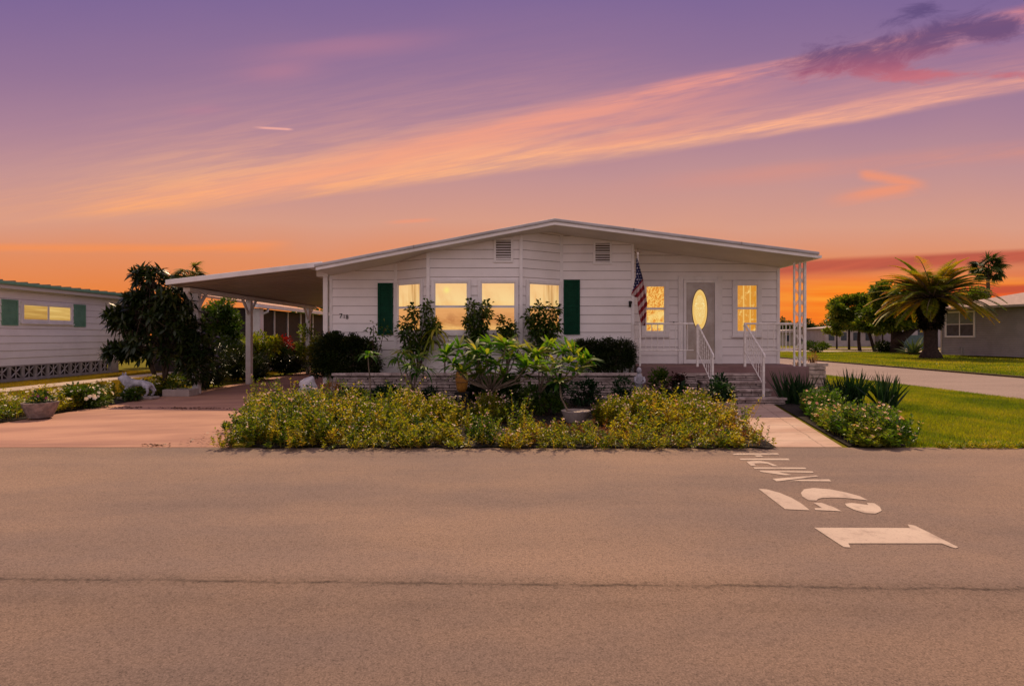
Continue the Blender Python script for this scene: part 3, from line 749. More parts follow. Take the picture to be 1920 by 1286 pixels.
# front door
d = MB(); p = wf(PF)
d.obox(p, X, NF, 4.05, 4.17, 0, .05, .725, 2.86); d.obox(p, X, NF, 5.00, 5.12, 0, .05, .725, 2.86); d.obox(p, X, NF, 4.17, 5.00, 0, .048, 2.77, 2.86)
door = d.build('door', TRIM, H, bevel=.006); door['label'] = 'grey front door with tall oval glass behind a white storm door frame'
d = MB(); d.obox(p, X, NF, 4.172, 4.235, .0, .075, .73, 2.765); d.obox(p, X, NF, 4.93, 4.998, .0, .075, .73, 2.765); d.obox(p, X, NF, 4.235, 4.93, .0, .073, 2.69, 2.765); d.obox(p, X, NF, 4.235, 4.93, .0, .073, .73, .83)
d.build('storm_door_frame', TRIM, door, bevel=.006)
DOORG = pm('storm_door_glass', (.48, .42, .37, 1), .12, (.32, .26, .22, 1), 1.6, spec=.6)
d = MB(); d.obox(p, X, NF, 4.237, 4.928, .01, .052, .832, 2.688); d.build('storm_door_glass', DOORG, door)
d = MB(); d.obox(p, X, NF, 4.242, 4.262, .052, .078, 1.55, 1.72); d.build('handle', pm('brass', (.45, .30, .12, 1), .35, metallic=1.0), door)
me = bpy.data.meshes.new('oval_glass'); NN = 40
vs = [(0, 0, 0)] + [(.185 * math.cos(2 * math.pi * i / NN), 0, .49 * math.sin(2 * math.pi * i / NN)) for i in range(NN)]
me.from_pydata(vs, [], [(0, i + 1, (i + 1) % NN + 1) for i in range(NN)]); uv = me.uv_layers.new(name='UVMap')
for l in me.loops:
    c = vs[l.vertex_index]; uv.data[l.index].uv = (.5 + c[0] / .37, .5 + c[2] / .98)
link('oval_glass', me, WM['oval'], door, (4.565, PF - .056, 2.04))
d = MB(); d.tube([(4.565 + .188 * math.cos(2 * math.pi * i / NN), PF - .056, 2.04 + .493 * math.sin(2 * math.pi * i / NN)) for i in range(NN + 1)], .010, 6, cap=False); d.build('oval_frame', pm('oval_frame_brown', (.30, .20, .11, 1), .5), door)
# door bell, dark wall fitting by the flag
d = MB(); d.obox(p, X, NF, 3.93, 3.955, .0, .03, 1.68, 1.75); d.build('doorbell', BLACK, H)
# house number
NUM = pm('black_number', (.01, .01, .01, 1), .5)
for ch, (px, py), sz in (('7', (639, 596.5), .155), ('1', (645.2, 597), .115), ('8', (650.8, 598), .13)):
    cu = bpy.data.curves.new('digit', 'FONT'); cu.body = ch; cu.size = sz; cu.extrude = .006; cu.align_x = 'CENTER'
    to = bpy.data.objects.new('digit', cu); COL.objects.link(to); bpy.context.view_layer.update()
    dg = bpy.context.evaluated_depsgraph_get(); me = bpy.data.meshes.new_from_object(to.evaluated_get(dg)); bpy.data.objects.remove(to)
    me.materials.clear()
    q = W(px, py, MF - .022); o = link('house_number', me, NUM, H, (q.x, q.y, q.z)); o.rotation_euler = (math.radians(90), 0, 0)

# porch: slab, steps, iron work
PT = .723; PD = 12.39
m = MB(); m.box(2.83, 6.62, PD, PF + .02, 0, PT - .001); m.box(6.5, 6.62, PF + .02, 15.2, 0, PT - .001); m.build('porch_base', PINKC, H, bevel=.012)
m = MB(); m.box(2.828, 6.622, PD - .004, PD, .0, .375); m.build('porch_base_lower_band', pm('mauve_concrete_lower', (.23, .13, .13, 1), .8, (.27, .16, .15, 1), 3, .3, 30), H)

def ledgestone(x0, x1, y, z0, z1, mb, course=.052, depth=.05, side=None):
    """thin stacked stones on a face at y looking to -y"""
    z = z0; r = random.Random(int(x0 * 100 + y * 31))
    while z < z1 - .01:
        h = min(course * r.uniform(.75, 1.3), z1 - z); x = x0 - r.uniform(0, .3)
        while x < x1:
            l = r.uniform(.18, .62); a, b = max(x, x0), min(x + l, x1)
            if b - a > .02:
                j = r.uniform(-.012, .012); mb.box(a + .007, b - .007, y - depth - j * 1.5, y + .03, z + .006, z + h - .009)
            x += l
        z += h
def ledgeside(x, y0, y1, z0, z1, mb, course=.052, sgn=-1):
    z = z0; r = random.Random(int(x * 77 + y0 * 13))
    while z < z1 - .01:
        h = min(course * r.uniform(.75, 1.3), z1 - z); y = y0 - r.uniform(0, .2)
        while y < y1:
            l = r.uniform(.18, .5); a, b = max(y, y0), min(y + l, y1)
            if b - a > .02:
                j = r.uniform(-.008, .008); mb.box(x - .03, x + sgn * (.035 + j), a + .005, b - .005, z + .004, z + h - .006) if sgn > 0 else mb.box(x - .035 - j, x + .03, a + .005, b - .005, z + .004, z + h - .006)
            y += l
        z += h
st = MB(); core = MB()
SX0, SX1 = 3.93, 5.45
RISE = .145
for i in range(4):
    y0 = 11.27 + i * .28; z0 = i * RISE; z1 = (i + 1) * RISE
    x0, x1 = (3.95 if i == 3 else 4.05), (SX1 + .04 if i == 0 else SX1 - .02 * i)
    if i == 0: x1 = 5.58
    y1 = y0 + .28 if i < 3 else PD - .006
    core.box(x0 + .05, x1 - .05, y0 + .04, PD - .008, z0, z1 - .047)
    ledgestone(x0 + .03, x1 - .03, y0 + .05, z0 + .002, z1 - .048, st, course=.048, depth=.03)
    ledgeside(x0 + .05, y0 + .05, PD - .01, z0 + .002, z1 - .048, st, .048, -1); ledgeside(x1 - .05, y0 + .05, PD - .01, z0 + .002, z1 - .048, st, .048, 1)
    xx = x0
    r = random.Random(i)
    while xx < x1 - .01:
        e = min(x1, xx + r.uniform(.35, .6)); e = x1 if x1 - e < .15 else e
        st.box(xx + .004, e - .004, y0 - r.uniform(0, .012), y1, z1 - .045, z1); xx = e
so_ = st.build('steps', STONE, H, bevel=.006); core.build('step_joints', MORTAR, so_)
# side cheek of the steps left
ck = MB(); ck2 = MB(); ledgestone(3.70, 3.98, 11.95, 0, .52, ck, .055, .03); ck2.box(3.72, 3.96, 11.97, PD - .01, 0, .50); ck.box(3.69, 3.945, 11.90, PD - .01, .532, .578)
c_ = ck.build('step_cheek', STONE, H, bevel=.005); ck2.build('cheek_core', MORTAR, c_)

def rail_run(name, a, b, ztop, zlow, n, parent, posts=(True, True), zfl=PT, r0=.014, twist=True, scroll=False):
    a, b = Vector(a), Vector(b); m = MB()
    m.tube([(a.x, a.y, ztop), (b.x, b.y, ztop)], .017, 6); m.tube([(a.x, a.y, zlow), (b.x, b.y, zlow)], .010, 6)
    for i in range(1, n):
        q = a.lerp(b, i / n); m.tube([(q.x, q.y, zlow), (q.x, q.y, ztop)], .0075, 5)
    for k, fl in zip((a, b), posts):
        if fl: m.box(k.x - .019, k.x + .019, k.y - .019, k.y + .019, zfl, ztop + .012)
    return m.build(name, IRON, parent)
def twisted(mb, p0, p1, r=.009):
    """square bar with a twist"""
    p0, p1 = Vector(p0), Vector(p1); mb.tube([p0, p1], r, 5)
    for t in (.3, .5, .7): q = p0.lerp(p1, t); mb.tube([q - Vector((0, 0, .02)), q, q + Vector((0, 0, .02))], [r * .9, r * 1.9, r * .9], 6)
def stair_rail(xt, xb, label):
    T = thing('stair_railing', label, 'railing', (xt, 12.35, PT), 'white iron railings beside the porch steps')
    top = Vector((xt, 12.30, 0)); bot = Vector((xb, 11.46, 0)); z0, z1 = PT, .145
    h = MB(); h.tube([(top.x, top.y + .05, PT + .90), (top.x, top.y - .03, PT + .93), (bot.x, bot.y, 1.045), (bot.x, bot.y - .05, 1.01), (bot.x, bot.y - .06, .96)], .019, 8); h.build('handrail', IRON, T)
    h = MB(); h.tube([(top.x, top.y, PT + .34), (bot.x, bot.y, .40)], .011, 6); h.build('lower_rail', IRON, T)
    for q, zb, zt in ((top, PT, PT + .925), (bot, .145, 1.04)):
        h = MB(); h.box(q.x - .021, q.x + .021, q.y - .021, q.y + .021, zb, zt); h.build('post', IRON, T)
    for i in range(1, 8):
        t = i / 8; q = top.lerp(bot, t); za = (PT + .34) * (1 - t) + .40 * t; zb = (PT + .925) * (1 - t) + 1.04 * t
        h = MB(); twisted(h, (q.x, q.y, za), (q.x, q.y, zb), .008); h.build('baluster', IRON, T)
stair_rail(4.10, 4.13, 'sloping white iron railing on the left side of the porch steps')
stair_rail(5.15, 5.18, 'sloping white iron railing on the right side of the porch steps')
def porch_rail(name, label, a, b, n, posts=(True, True)):
    T = thing(name, label, 'railing', (a[0], a[1], PT), 'white iron porch railings')
    a, b = Vector(a), Vector(b)
    h = MB(); h.tube([(a.x, a.y, 1.675), (b.x, b.y, 1.675)], .021, 6); h.build('top_rail', IRON, T)
    h = MB(); h.tube([(a.x, a.y, 1.08), (b.x, b.y, 1.08)], .014, 6); h.build('lower_rail', IRON, T)
    for i in range(1, n):
        q = a.lerp(b, i / n); h = MB(); h.tube([(q.x, q.y, 1.08), (q.x, q.y, 1.675)], .009, 5); h.build('baluster', IRON, T)
    for k, fl in zip((a, b), posts):
        if fl: h = MB(); h.box(k.x - .02, k.x + .02, k.y - .02, k.y + .02, PT, 1.69); h.build('post', IRON, T)
porch_rail('porch_railing', 'white iron railing along the porch edge left of the steps, under the flag', (2.86, 12.44), (4.06, 12.44), 9, (True, False))
porch_rail('porch_railing', 'white iron railing along the porch edge between the steps and the corner column', (5.19, 12.44), (6.26, 12.44), 8, (False, False))
porch_rail('porch_railing', 'short white iron railing closing the left end of the porch beside the hedge', (2.86, 12.50), (2.86, 13.5), 6, (False, False))
porch_rail('porch_railing', 'white iron railing running back along the open right end of the porch', (6.50, 12.50), (6.55, 15.0), 14, (False, True))
# corner column of scrollwork
T = thing('porch_column', 'white iron lattice column holding the right corner of the porch roof', 'column', (6.4, 12.42, PT))
zc = 3.045
for (x, y, rr) in ((6.30, 12.42, .017), (6.42, 12.42, .017), (6.535, 12.42, .025), (6.535, 12.62, .017)):
    h = MB(); h.box(x - rr, x + rr, y - rr, y + rr, PT, zc); h.build('upright', IRON, T)
for (xa, ya, xb, yb) in ((6.30, 12.42, 6.42, 12.42), (6.42, 12.42, 6.51, 12.42), (6.535, 12.44, 6.535, 12.61)):
    h = MB(); N = 9
    for i in range(N):
        z0 = PT + .06 + i * (zc - PT - .1) / N; z1 = z0 + (zc - PT - .1) / N
        pts = [(xa + (xb - xa) * (.5 - .42 * math.cos(math.pi * t / 8) * (1 if i % 2 else -1)), ya + (yb - ya) * (.5 - .42 * math.cos(math.pi * t / 8) * (1 if i % 2 else -1)), z0 + (z1 - z0) * t / 8) for t in range(9)]
        h.tube(pts, .0075, 5)
        cx_, cy_, cz_ = (xa + xb) / 2, (ya + yb) / 2, (z0 + z1) / 2
        h.tube([(cx_ + (xb - xa) * .22 * math.cos(a), cy_ + (yb - ya) * .22 * math.cos(a), cz_ + .035 * math.sin(a)) for a in np.linspace(0, 2 * math.pi, 9)], .006, 5, cap=False)
    h.build('scrollwork', IRON, T)

# carport
CP = thing('carport', 'open carport with a sloping flat roof on white braced posts, left of the house', 'carport', (-6.0, 12.4, 0))
def cz(x): return 2.648 + (x + 7.72) * .118
c = MB(); c.prism([(-7.72, cz(-7.72) - .115), (-4.24, cz(-4.24) - .115), (-4.24, cz(-4.24)), (-7.72, cz(-7.72))], 12.38, 21.6); c.build('roof', TRIM, CP, bevel=.012)
c = MB()
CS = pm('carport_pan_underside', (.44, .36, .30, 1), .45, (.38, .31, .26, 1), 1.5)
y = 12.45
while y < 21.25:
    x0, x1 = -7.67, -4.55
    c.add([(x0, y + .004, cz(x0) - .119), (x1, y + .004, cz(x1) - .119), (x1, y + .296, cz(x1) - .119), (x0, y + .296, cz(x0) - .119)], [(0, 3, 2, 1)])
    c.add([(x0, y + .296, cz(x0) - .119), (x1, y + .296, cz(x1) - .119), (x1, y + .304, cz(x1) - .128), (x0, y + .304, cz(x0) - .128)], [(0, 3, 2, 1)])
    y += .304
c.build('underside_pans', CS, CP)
c = MB(); c.box(-7.66, -7.50, 12.95, 21.35, 2.43, cz(-7.66) - .124); c.build('side_beam', TRIM, CP, bevel=.01)
c = MB(); c.box(-7.49, -4.55, 21.30, 21.4, 2.50, 2.62); c.build('end_beam', TRIM, CP)
for yy in (13.37, 16.05, 20.7):
    c = MB(); c.box(-7.655, -7.505, yy - .075, yy + .075, .012, 2.428); o = c.build('post', TRIM, CP, bevel=.012)
    c = MB()
    for s_ in (-1, 1): c.tube([(-7.58, yy + s_ * .06, 2.02), (-7.58, yy + s_ * .20, 2.22), (-7.58, yy + s_ * .40, 2.425)], [.035, .04, .04], 6)
    c.build('brace', TRIM, o)

# stone planter under the bay
pl = MB(); pc = MB()
P0, P1, PY = -3.85, 2.80, 11.95
ledgestone(P0, P1, PY + .05, .0, .545, pl, .058, .03); ledgeside(P0 + .04, PY + .05, 12.9, 0, .545, pl, .058, -1)
x = P0 - .03; r = random.Random(4)
while x < P1 - .01:
    e = min(P1, x + r.uniform(.35, .7)); pl.box(x + .004, e - .004, PY - .012 - r.uniform(0, .01), PY + .20, .548, .600); x = e
pc.box(P0 + .05, P1 - .02, PY + .045, 12.33, .0, .53)
PL = thing('stone_planter', 'long low planter wall of stacked pale stones under the bay window', 'planter', ((P0 + P1) / 2, PY, 0))
pl.build('stone_facing', STONE, PL, bevel=.006); pc.build('soil', SOIL, PL)

# flag
def flag_mat():
    m = bpy.data.materials.new('flag_cloth'); m.use_nodes = True; nt = m.node_tree; b = nt.nodes['Principled BSDF']
    tc = nt.nodes.new('ShaderNodeTexCoord'); x, y, _ = sep(nt, tc.outputs['UV'])     # x across (m), y down (m)
    t = y + x * 1.25
    stripe = ((t / .215).fract()).gt(.5)
    c = mix(nt, stripe, lin((190, 168, 164)), lin((134, 20, 34)))
    sx = ((x / .052 + ((y / .062)._op('FLOOR') * .5)).fract() - .5) * .052; sy = ((y / .062).fract() - .5) * .062
    star = ((sx * sx + sy * sy)).lt(.00016)
    can = mix(nt, star, lin((24, 28, 78)), lin((200, 196, 206)))
    c = mix(nt, t.lt(.60), c, can)
    nt.links.new(c, b.inputs['Base Color']); b.inputs['Roughness'].default_value = .8
    return m
T = thing('flag', 'furled american flag hanging beside the porch, stars above red and white stripes', 'flag', tuple(W(1196, 612, 12.05)))
FLM = flag_mat()
def flag_mesh(top, profL, profR, depth, phase, name, folds=2.5):
    me = bpy.data.meshes.new(name); nu, nv = 22, 46; vs = []; uvs = []
    Ht = profL[-1][0]
    for j in range(nv + 1):
        t = Ht * j / nv; l = np.interp(t, [a for a, _ in profL], [b for _, b in profL]); r_ = np.interp(t, [a for a, _ in profR], [b for _, b in profR])
        for i in range(nu + 1):
            s_ = i / nu; xx = l + (r_ - l) * s_
            yy = depth * math.sin(s_ * math.pi * 2 * folds + phase + t * 1.3) * min(1, t * 4)
            vs.append((xx, yy, -t)); uvs.append((xx, t))
    fs = [(j * (nu + 1) + i, j * (nu + 1) + i + 1, (j + 1) * (nu + 1) + i + 1, (j + 1) * (nu + 1) + i) for j in range(nv) for i in range(nu)]
    me.from_pydata(vs, [], fs); uv = me.uv_layers.new(name='UVMap')
    for l in me.loops: uv.data[l.index].uv = uvs[l.vertex_index]
    for p_ in me.polygons: p_.use_smooth = True
    return link(name, me, FLM, T, top)
k = 12.05 / F / 7.15
top = W(1195, 484, 12.05)
flag_mesh(top, [(0, -.002), (300 * k, -12 * k), (500 * k, -4 * k), (700 * k, 15 * k), (905 * k, 60 * k)], [(0, .004), (120 * k, 30 * k), (290 * k, 76 * k), (400 * k, 92 * k), (610 * k, 130 * k), (700 * k, 120 * k), (905 * k, 105 * k)], .032, .4, 'cloth')
flag_mesh(top + Vector((0, .05, 0)), [(240 * k, -10 * k), (400 * k, -50 * k), (490 * k, -74 * k), (520 * k, -10 * k)], [(240 * k, 0), (400 * k, 15 * k), (490 * k, 20 * k), (520 * k, 20 * k)], .02, 1.2, 'cloth_fold')
h = MB(); h.tube([W(1196, 478, 12.09), W(1201, 612, 12.09)], .011, 8); h.lathe([(.004, 0), (.022, .01), (.026, .03), (.018, .052), (.003, .06)], tuple(W(1196, 478, 12.09)), 10); h.build('pole', IRON, T)
T2 = thing('wind_chime', 'small dark hook ornament hanging from the porch soffit above the flag', 'ornament', tuple(W(1196, 474, 12.1)))
h = MB(); a = W(1190, 472, 12.1); b = W(1200, 473, 12.1); c = W(1196, 477, 12.1); h.tube([a, (a + c) / 2 + Vector((0, 0, -.01)), c, (b + c) / 2, b], .008, 6); h.tube([c, c + Vector((0, 0, .13))], .004, 5); h.build('hook', pm('rust', (.12, .06, .03, 1), .8), T2)
T2 = thing('flag_bracket', 'small dark bracket fixed on the white wall just left of the flag', 'bracket', tuple(W(1181, 569, MF)))
q = W(1181, 575, MF)
h = MB(); h.box(q.x - .03, q.x + .03, MF - .03, MF - .012, q.z - .01, q.z + .13); h.build('plate', BLACK, T2)
h = MB(); h.tube([(q.x, MF - .03, q.z + .03), (q.x + .01, MF - .12, q.z + .10)], .02, 8); h.tube([(q.x - .02, MF - .04, q.z + .09), (q.x + .02, MF - .08, q.z + .11)], .018, 6); h.build('socket', BLACK, T2)

# ------------------------------------------------------------------ neighbour at left
def wallgrp(name, label, cat, loc): return thing(name, label, cat, loc)
NL = thing('neighbour_house', 'white mobile home with sage green shutters and breeze block skirting at the left edge', 'house', (-15.2, 16, 0))
XW = -15.15
s = MB(); siding(s, (XW, 12.5), (XW, 23.2), .50, lambda t: 2.86, (1, 0), pitch=.225); siding(s, (XW, 23.2), (-24, 23.2), .5, lambda t: 2.86, (0, 1), pitch=.225); s.build('wall', None, NL, mats=[WHITE, LAP_SHADE])
s = MB()
s.box(-23.5, XW + .32, 12.3, 23.5, 2.90, 3.02); ro = s.build('roof', pm('sage_metal_roof', (.34, .38, .30, 1), .45, (.27, .31, .25, 1), 3), NL)
s = MB(); y = 12.4
while y < 23.5: s.box(-23.4, XW + .30, y, y + .05, 3.022, 3.052); y += .42
s.build('roof_ribs', pm('dark_roof_rib', (.08, .09, .07, 1), .5), ro)
s = MB(); s.box(XW + .322, XW + .36, 12.3, 23.5, 2.93, 3.0); s.build('gutter', SAGE, ro)
s = MB(); s.box(XW + .02, XW + .30, 12.3, 23.4, 2.80, 2.898); s.build('fascia', pm('pale_fascia', (.55, .52, .48, 1), .5), ro)
uY, nX = Vector((0, 1)), Vector((1, 0)); pN = Vector((XW, 0))
def dy(px): return F * XW / (px - CX)
window(pN, uY, nX, dy(42), dy(131), 1.90, 2.38, WM['glow'], NL, casing=.09, mid=False, vert=True, label='wide lit sliding window between sage shutters')
shutter(dy(2), dy(32), 1.72, 2.50, 0, SAGE, NL, uY, nX, pN); shutter(dy(137.5), dy(159), 1.72, 2.50, 0, SAGE, NL, uY, nX, pN)
# breeze blocks
BB = pm('breeze_block', (.42, .37, .36, 1), .85, (.30, .26, .25, 1), 6, .5, 30)
bk = MB(); b = MB()
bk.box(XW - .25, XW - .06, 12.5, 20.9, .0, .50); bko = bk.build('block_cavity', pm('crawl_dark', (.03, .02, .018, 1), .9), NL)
y = 12.6; x0, x1 = XW - .055, XW + .02
b.box(x0, x1, 12.6, 20.95, .0, .085)
while y < 20.6:
    wd = .46; z0, z1 = .088, .50
    b.box(x0, x1, y, y + .03, z0, z1); b.box(x0, x1, y + wd - .03, y + wd, z0, z1); b.box(x0, x1, y + .03, y + wd - .03, z1 - .03, z1); b.box(x0, x1, y + .03, y + wd - .03, z0, z0 + .025)
    yc, zc_ = y + wd / 2, (z0 + z1) / 2
    for (dy0, dz0, dy1, dz1) in ((-.2, -.18, .2, .18), (-.2, .18, .2, -.18), (0, -.18, 0, .18)):
        b.tube([((x0 + x1) / 2, yc + dy0, zc_ + dz0), ((x0 + x1) / 2, yc + dy1, zc_ + dz1)], .021, 4)
    y += wd + .004
b.box(x0 - .02, x1 + .03, 20.96, 21.35, 0, .52)
bo = b.build('breeze_block_skirting', BB, NL)
s = MB(); s.tube([(XW + .02, 14.55, .58), (XW + .10, 14.55, .60)], .035, 8); s.lathe([(.02, 0), (.05, .01), (.05, .03), (.02, .04)], (XW + .1, 14.55, .62), 10); s.build('hose_tap', pm('brass_tap', (.3, .2, .1, 1), .4, metallic=.6), NL)

# screened room behind the carport
SR = thing('screened_porch', 'dark screened sunroom with white gutter and posts, seen beyond the carport', 'porch', (-10.2, 25, 0))
s = MB(); s.prism([(-14, 3.2), (-9.55, 2.56), (-9.55, 2.62), (-14, 3.32)], 20.9, 30); s.build('roof', pm('terracotta_lit_roof', (.50, .30, .20, 1), .6, (.38, .2, .14, 1), 4), SR)
s = MB(); s.box(-9.66, -9.52, 20.88, 30.02, 2.48, 2.60); s.tube([(-9.60, 21.9, 2.5), (-9.6, 21.85, 2.36), (-9.78, 21.8, 2.26), (-9.8, 21.8, 2.1)], .05, 8); s.build('gutter', TRIM, SR)
s = MB(); s.box(-10.0, -9.98, 21.9, 30, .75, 2.48); s.build('screen', SCREEN, SR)
s = MB(); s.box(-10.02, -9.95, 21.9, 30, .0, .75); s.build('knee_wall', TRIM, SR)
for yy in (23.3, 24.7, 26.2, 27.8, 29.6):
    s = MB(); s.box(-9.985, -9.93, yy - .03, yy + .03, .75, 2.48); s.build('mullion', TRIM, SR)
s = MB(); s.box(-10.1, -9.75, 21.5, 21.85, .0, 2.48); s.build('pilaster', TRIM, SR, bevel=.02)
s = MB(); s.box(-14, -10.12, 21.6, 21.7, 0, 2.5); s.build('front_wall', SCREEN, SR)

# ------------------------------------------------------------------ grey house at right
GH = thing('grey_house', 'grey sided bungalow with a hipped pale roof and twin sash window at the right edge', 'house', (31, 36, 0))
A = W(1766, 668, 38.4); Bq = W(1990, 676, 31.7); A2 = Vector((A.x, A.y)); B2 = Vector((Bq.x, Bq.y)); ug = (B2 - A2).normalized(); ng = Vector((-ug.y, ug.x)); ng = -ng if ng.y > 0 else ng
GREY = pm('grey_siding', (.30, .285, .28, 1), .6, (.25, .24, .235, 1), 2, .1, 30)
s = MB(); siding(s, A2, B2, .12, lambda t: 3.28, ng, pitch=.115, lip=.02)
bk_ = A2 - ng * 14; siding(s, bk_, A2, .12, lambda t: 3.28, -ug, pitch=.115, lip=.02); s.build('wall', None, GH, mats=[GREY, pm('grey_lap_shade', (.07, .065, .065, 1), .9)])  # dark second material paints the shade under the grey laps
s = MB(); s.obox(A2, ug, ng, -.06, .03, -.02, .05, 0, 3.28); s.build('corner_trim', pm('pale_tan_trim', (.42, .37, .32, 1), .6), GH)
s = MB()
Lg = (B2 - A2).length
def gq(u, d, z): q = A2 + ug * u + ng * d; return (q.x, q.y, z)
v_ = [gq(-.6, .6, 3.30), gq(Lg + 6, .6, 3.30), gq(Lg + 6, -14.6, 3.30), gq(-.6, -14.6, 3.30), gq(6.4, -7, 5.2), gq(Lg + 6, -7, 5.2)]
s.add(v_, [(0, 1, 5, 4), (2, 3, 4, 5), (3, 0, 4), (0, 3, 2, 1)])
s.build('roof', pm('pale_shingle', (.46, .34, .30, 1), .85, (.36, .27, .23, 1), 6, .5, 20), GH)
s = MB(); s.obox(A2, ug, ng, -.62, Lg + 6, .58, .64, 3.16, 3.30); s.obox(A2, ug, ng, -.62, Lg + 6, .0, .58, 3.22, 3.24); s.obox(A2, ug, ng, -.66, -.60, -14.6, .57, 3.16, 3.30); s.build('fascia', pm('tan_fascia', (.34, .30, .25, 1), .6), GH)
ta = [None] * 2
def gu(px):
    # distance along the wall whose image column is px
    lo, hi = 0.0, Lg
    for _ in range(40):
        mid = (lo + hi) / 2; q = A2 + ug * mid
        if CX + q.x / q.y * F < px: lo = mid
        else: hi = mid
    return lo
BLIND = pm('window_blind_glass', (.20, .23, .19, 1), .5, (.16, .19, .16, 1), 4, spec=.2)
u0, u1 = gu(1775), gu(1826)
wn = window(A2, ug, ng, u0, u1, 1.40, 2.98, DARKGLASS, GH, casing=.10, mid=True, vert=True, sill=False, fr=pm('white_vinyl', (.70, .70, .70, 1), .5))
s = MB(); s.obox(A2, ug, ng, u0 + .03, u1 - .03, .028, .031, 2.24, 2.96); s.build('blind', BLIND, wn)
s = MB(); s.obox(A2, ug, ng, gu(1797), gu(1797) + .12, .02, .06, .55, .65); s.obox(A2, ug, ng, gu(1803), gu(1803) + .1, .02, .06, .2, .62); s.build('wall_outlet', pm('outlet_grey', (.3, .3, .3, 1), .6), GH)

# stone pedestal with shrub at the porch's far corner
PD_ = thing('stone_pedestal', 'pale stone block pillar just behind the right porch corner', 'pedestal', (7.45, 13.9, 0))
s = MB(); ledgestone(7.28, 7.72, 13.7, 0, .66, s, .11, .03); ledgeside(7.30, 13.7, 14.1, 0, .66, s, .11, -1); s.box(7.24, 7.76, 13.64, 14.14, .662, .73); s.build('stone_facing', STONE, PD_, bevel=.006)
s = MB(); s.box(7.31, 7.70, 13.71, 14.1, 0, .65); s.build('core', MORTAR, PD_)

# ------------------------------------------------------------------ garden ornaments and pots
s = MB()
T = thing('garden_lantern', 'amber ribbed garden lantern on a dark stand before the stone planter', 'lantern', (-1.02, 11.3, 0))
AMB = pm('amber_lantern', (.50, .23, .035, 1), .5, (.36, .15, .02, 1), 9, .4, 40)
s.lathe([(.075, .27), (.105, .33), (.128, .46), (.13, .54), (.12, .64), (.085, .72), (.08, .74)], (-1.02, 11.3, 0), 8); s.build('body', AMB, T, bevel=.006)
s = MB(); s.lathe([(.09, .742), (.16, .755), (.17, .77), (.09, .79), (.02, .80)], (-1.02, 11.3, 0), 16); s.build('cap', pm('lantern_cap', (.22, .12, .06, 1), .6), T)
s = MB()
for z in (.46, .56): s.lathe([(.132, z), (.136, z + .008), (.132, z + .016)], (-1.02, 11.3, 0), 8)
s.build('band', pm('lantern_band', (.16, .08, .03, 1), .6), T)
s = MB(); s.box(-1.16, -.88, 11.18, 11.42, .22, .265); [s.box(-1.15 + a, -1.12 + a, 11.19 + b, 11.22 + b, .03, .22) for a in (0, .235) for b in (0, .19)]; s.build('stand', BLACK, T)

T = thing('statuette', 'small white standing garden statue at the right end of the stone planter', 'statue', (2.58, 11.3, 0))
s = MB(); s.lathe([(.09, .03), (.10, .05), (.085, .09), (.075, .2), (.085, .32), (.07, .42), (.08, .5), (.085, .56), (.045, .62), (.03, .64)], (2.58, 11.3, 0), 14)
s.lathe([(.01, .63), (.04, .65), (.052, .69), (.045, .74), (.015, .77)], (2.58, 11.3, 0), 12)
s.tube([(2.50, 11.26, .57), (2.48, 11.21, .48), (2.54, 11.17, .44)], [.03, .026, .018], 7); s.tube([(2.66, 11.26, .57), (2.68, 11.21, .48), (2.60, 11.17, .44)], [.03, .026, .018], 7)
s.build('figure', STATUE, T, smooth=True)
s = MB(); s.box(2.47, 2.69, 11.19, 11.41, .0, .035); s.build('plinth', CONC, T)

def rock(name, label, c, r, seed, mat=ROCK, cat='rock'):
    import bmesh
    bm = bmesh.new(); bmesh.ops.create_icosphere(bm, subdivisions=4, radius=1.0); rd = random.Random(seed)
    pl_ = [(Vector((rd.gauss(0, 1), rd.gauss(0, 1), rd.gauss(0, 1))).normalized(), rd.uniform(.68, .95)) for _ in range(16)]
    for v in bm.verts:
        for nn, dd in pl_:
            e = v.co.dot(nn) - dd
            if e > 0: v.co -= nn * e * .92
        v.co.x *= r[0]; v.co.y *= r[1]; v.co.z *= r[2]
        v.co += Vector((math.sin(v.co.z * 31 + seed), math.cos(v.co.x * 29), 0)) * .006
    me = bpy.data.meshes.new(name); bm.to_mesh(me); bm.free()
    return tag(link(name, me, mat, None, c), label, cat)
rock('boulder', 'white rough boulder at the left end of the stone planter', (-4.12, 11.3, .27), (.22, .2, .37), 5)

def pot(name, label, c, prof, mat, soil_z, soil_r, n=28, cat='pot'):
    T = thing(name, label, cat, c)
    s = MB(); s.lathe(prof, c, n); s.build('vessel', mat, T, smooth=True).modifiers.new('e', 'EDGE_SPLIT').split_angle = math.radians(40)
    s = MB(); s.lathe([(soil_r, soil_z), (soil_r * .6, soil_z + .006), (.01, soil_z + .01)], c, n); s.build('soil', SOIL, T); return T
PALEPOT = pm('pale_terracotta', (.40, .30, .27, 1), .8, (.28, .21, .19, 1), 5, .4, 30)
pot('round_pot', 'wide pale round pot beside the walkway near the steps', (3.50, 9.3, .024), [(.12, 0), (.15, .01), (.20, .16), (.225, .25), (.235, .252), (.238, .275), (.215, .278), (.205, .25), (.19, .245)], PALEPOT, .235, .20)
pot('shallow_pot', 'shallow grey bowl pot holding the curved stemmed plumeria', (1.02, 8.9, .024), [(.12, 0), (.15, .005), (.20, .10), (.225, .17), (.235, .185), (.215, .188), (.20, .165)], CONC, .15, .20)
pot('concrete_urn', 'weathered concrete bowl urn on the flower strip left of the driveway', (-7.93, 9.35, .02), [(.12, 0), (.17, .02), (.19, .08), (.21, .12), (.235, .2), (.25, .25), (.255, .27), (.225, .272), (.21, .24)], pm('weathered_concrete', (.32, .25, .23, 1), .9, (.18, .14, .13, 1), 9, 1.0, 25), .23, .21)
